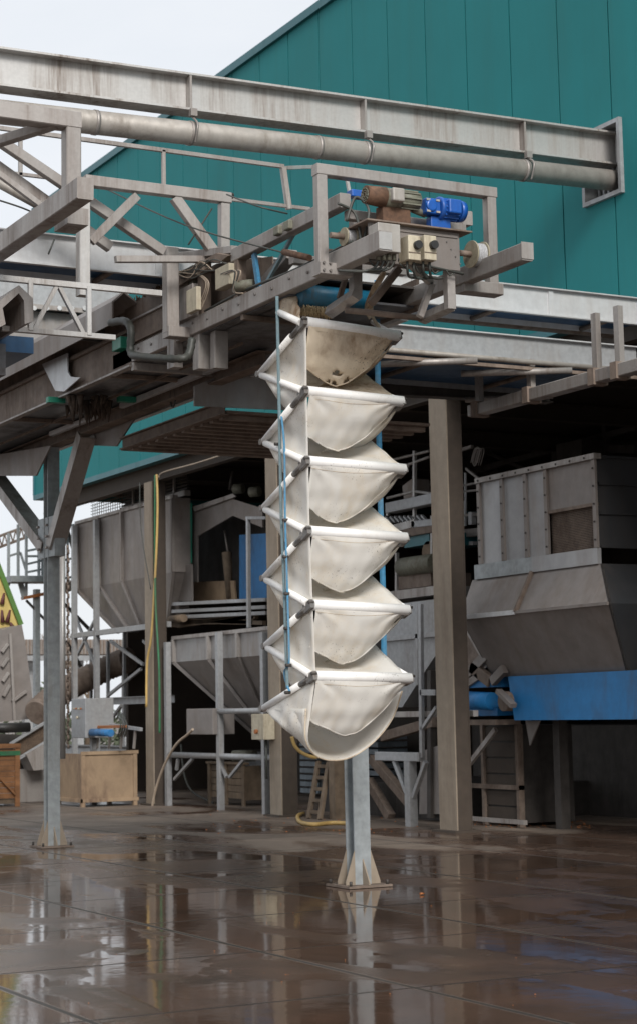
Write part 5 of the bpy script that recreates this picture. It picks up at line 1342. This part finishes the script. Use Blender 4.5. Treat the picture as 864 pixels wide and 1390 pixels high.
# hanging pieces between column and big hopper
hg = thing('hanging_tubes', 'bright vertical tubes and rails hanging between thick column and big hopper', 'rack', (15, 22, 4))
for px, a, b, w_ in ((631, 642, 714, .03), (640, 695, 712, .09), (641, 735, 740, .09), (628, 680, 700, .02)):
    MB().bar(HP(px, a, 15), HP(px, b, 15), w_, w_, up=(0, 1, 0)).build('tube', 'galv_lt', hg)
for a, b, w_ in (((622, 612), (640, 606), .05), ((622, 660), (650, 655), .03), ((622, 668), (650, 665), .03), ((622, 725), (652, 722), .12), ((632, 636), (652, 652), .04), ((625, 700), (650, 698), .04)):
    MB().bar(HP(*a, 15), HP(*b, 15), w_, w_).build('rail', 'frame', hg)
MB().path([HP(640, 625, 15), HP(646, 608, 15), HP(650, 612, 15), HP(644, 632, 15), HP(640, 625, 15)], .012, 6).build('wire_coil', 'frame', hg)
for k in range(4): MB().path([HP(638+k*3, 628, 15), HP(643+k*3, 610, 15), HP(647+k*3, 612, 15), HP(642+k*3, 632, 15)], .008, 5).build('wire_coil', 'frame', hg)
# interior steelwork far back
st = thing('roof_bracing', 'dark roof bracing under the building above the big hopper', 'steelwork', (19, 24, 4.5))
for a, b, w_ in (((520, 600), (864, 610), .2), ((640, 640), (864, 580), .14), ((700, 560), (800, 640), .1), ((540, 560), (720, 640), .1), ((755, 560), (755, 720), .2), ((820, 560), (830, 720), .16), ((530, 655), (700, 660), .14), ((800, 555), (864, 545), .08)):
    MB().bar(H(*a, 'x', 19), H(*b, 'x', 19), w_*.7, w_*.7).build('member', 'dark', st)
MB().box(18.5, 19.5, H(790, 640, 'x', 18.5).y, H(755, 640, 'x', 18.5).y, H(770, 655, 'x', 18.5).z, H(770, 600, 'x', 18.5).z).build('housing', 'dark', st)
# inner columns
for i, (px, lab) in enumerate(((500, 'dark inner column seen just right of the chute top'), (690, 'dark inner column behind the big hopper'), (300, 'dark inner column behind the sorting machine'))):
    c = H(px, 1050, 'x', 19.5)
    t = thing('inner_column', lab, 'column', (19.5, c.y, 0), 'dark inner columns')
    MB().ib((19.5, c.y, 0), (19.5, c.y, ZB), .3, .3, .02, up=(1, 0, 0)).build('shaft', 'coldark', t)
# dark partition masses
pt = thing('machine_bank', 'bank of dark machine housings filling the bay behind the chute', 'machine', (17, 24, 0))
for (px0, px1, pt_, xx, mm) in ((400, 520, 870, 17.5, 'dark'), (520, 600, 900, 17.5, 'coldark'), (640, 864, 985, 16.5, 'dark'), (400, 500, 700, 19.2, 'wall')):
    a, b = H(px1, 1000, 'x', xx), H(px0, 1000, 'x', xx)
    MB().box(xx, xx+1.2, a.y, b.y, 0, H(px0, pt_, 'x', xx).z).build('housing', mm, pt)
for i in range(8):
    a = H(410+i*14, 900+rnd.uniform(-20, 60), 'x', 17.3); MB().bar(a, a+V((0, -rnd.uniform(.4, 1.2), rnd.uniform(-.5, .4))), .06, .08).build('bar', 'galv' if i % 3 == 0 else 'rusty', pt)

# spilled onion skins on the floor
sk = MB(); rr = random.Random(11)
for k in range(300):
    t_ = rr.random()
    if t_ < .5: p = H(rr.uniform(640, 800), rr.uniform(1112, 1124), 'z', .004)
    elif t_ < .8: p = H(rr.uniform(280, 620), rr.uniform(1100, 1132), 'z', .004)
    else: p = H(rr.uniform(50, 860), rr.uniform(1110, 1380), 'z', .004)
    s_ = rr.uniform(.006, .02) if t_ < .8 else rr.uniform(.003, .009)
    a = rr.uniform(0, 6.28); d1 = V((math.cos(a), math.sin(a), 0))*s_; d2 = V((-math.sin(a), math.cos(a), 0))*s_*.6
    sk.add([p-d1, p-d2, p+d1, p+d2, p+V((0, 0, s_*.7))], [(0, 1, 4), (1, 2, 4), (2, 3, 4), (3, 0, 4), (3, 2, 1, 0)])
tag(sk.build('vegetable_scraps', 'onion'), 'orange vegetable scraps scattered along the shed edge', 'debris', kind='stuff')
p = H(572, 1215, 'z', .0)
tag(MB().tube(p+V((-.02, 0, .012)), p+V((.02, 0, .012)), .012, 8, .006).build('orange_scrap', 'onion', origin=p), 'single orange scrap on the wet floor right of the front post base', 'debris')
# moss on top of the drum region of the left conveyor
mo_ = MB()
for k in range(160):
    p = HX(rr.uniform(184, 240), 0+rr.uniform(405, 425), 6.98) ; p.z = 5.50+rr.uniform(0, .04)
    p.x = 7.12+rr.uniform(-.02, .04); p.y = rr.uniform(16.0, 17.6); p.z = 5.725
    mo_.tube(p, p+V((rr.uniform(-.03, .03), rr.uniform(-.05, .05), rr.uniform(.01, .06))), .012, 4, .003)
mo_.build('moss_tufts', 'moss', mc)

# ------------------------------------------------------------------ sky, sun, camera
w = bpy.data.worlds.new('World'); scene.world = w; w.use_nodes = True; nt = w.node_tree
bg = nt.nodes['Background']; sky = nt.nodes.new('ShaderNodeTexSky'); sky.sky_type = 'NISHITA'; sky.sun_disc = False
SE, SR = R_(34), R_(-125)          # elevation; compass angle of the sun
sky.sun_elevation = SE; sky.air_density = 1.0; sky.dust_density = 3.0; sky.ozone_density = 1
sd = V((-.22, -.975, 0)).normalized()
sky.sun_rotation = math.atan2(sd.x, sd.y)
tc = nt.nodes.new('ShaderNodeTexCoord')
cl = noise(nt, tc.outputs['Generated'], 2.6, 6, .55, (1, 1, 2.2), .4)
cloud = mixc(nt, ramp(nt, cl, .35, .7), (8.1, 8.5, 9.0), (9.4, 9.55, 9.8))
mx = mixc(nt, .88, sky.outputs[0], cloud)
nt.links.new(mx, bg.inputs[0]); bg.inputs[1].default_value = .108
L = bpy.data.lights.new('sun', 'SUN'); L.energy = 3.0; L.angle = R_(20); L.color = (1, .965, .92)
lo = bpy.data.objects.new('sun', L); COL.objects.link(lo)
dirv = V((sd.x*math.cos(SE), sd.y*math.cos(SE), math.sin(SE)))
lo.rotation_euler = dirv.to_track_quat('Z', 'Y').to_euler(); lo.location = (-20, -20, 30)

cam = bpy.data.cameras.new('camera'); co = bpy.data.objects.new('camera', cam); COL.objects.link(co)
mt = Matrix((Rv, Uv, -Wv)).transposed().to_4x4(); mt.translation = CAMP; co.matrix_world = mt
cam.sensor_fit = 'VERTICAL'; cam.sensor_height = 36; cam.sensor_width = 22.4
cam.lens = F/1390*36; cam.shift_y = -45/1390; cam.clip_end = 2000; cam.clip_start = .1
cam.dof.use_dof = True; cam.dof.focus_distance = 15.5; cam.dof.aperture_fstop = 4.0
scene.camera = co
vs = scene.view_settings; vs.view_transform = 'Standard'; vs.look = 'None'; vs.exposure = 0; vs.gamma = 1; vs.use_curve_mapping = False
scene.cycles.max_bounces = 6; scene.cycles.diffuse_bounces = 3; scene.cycles.use_denoising = True
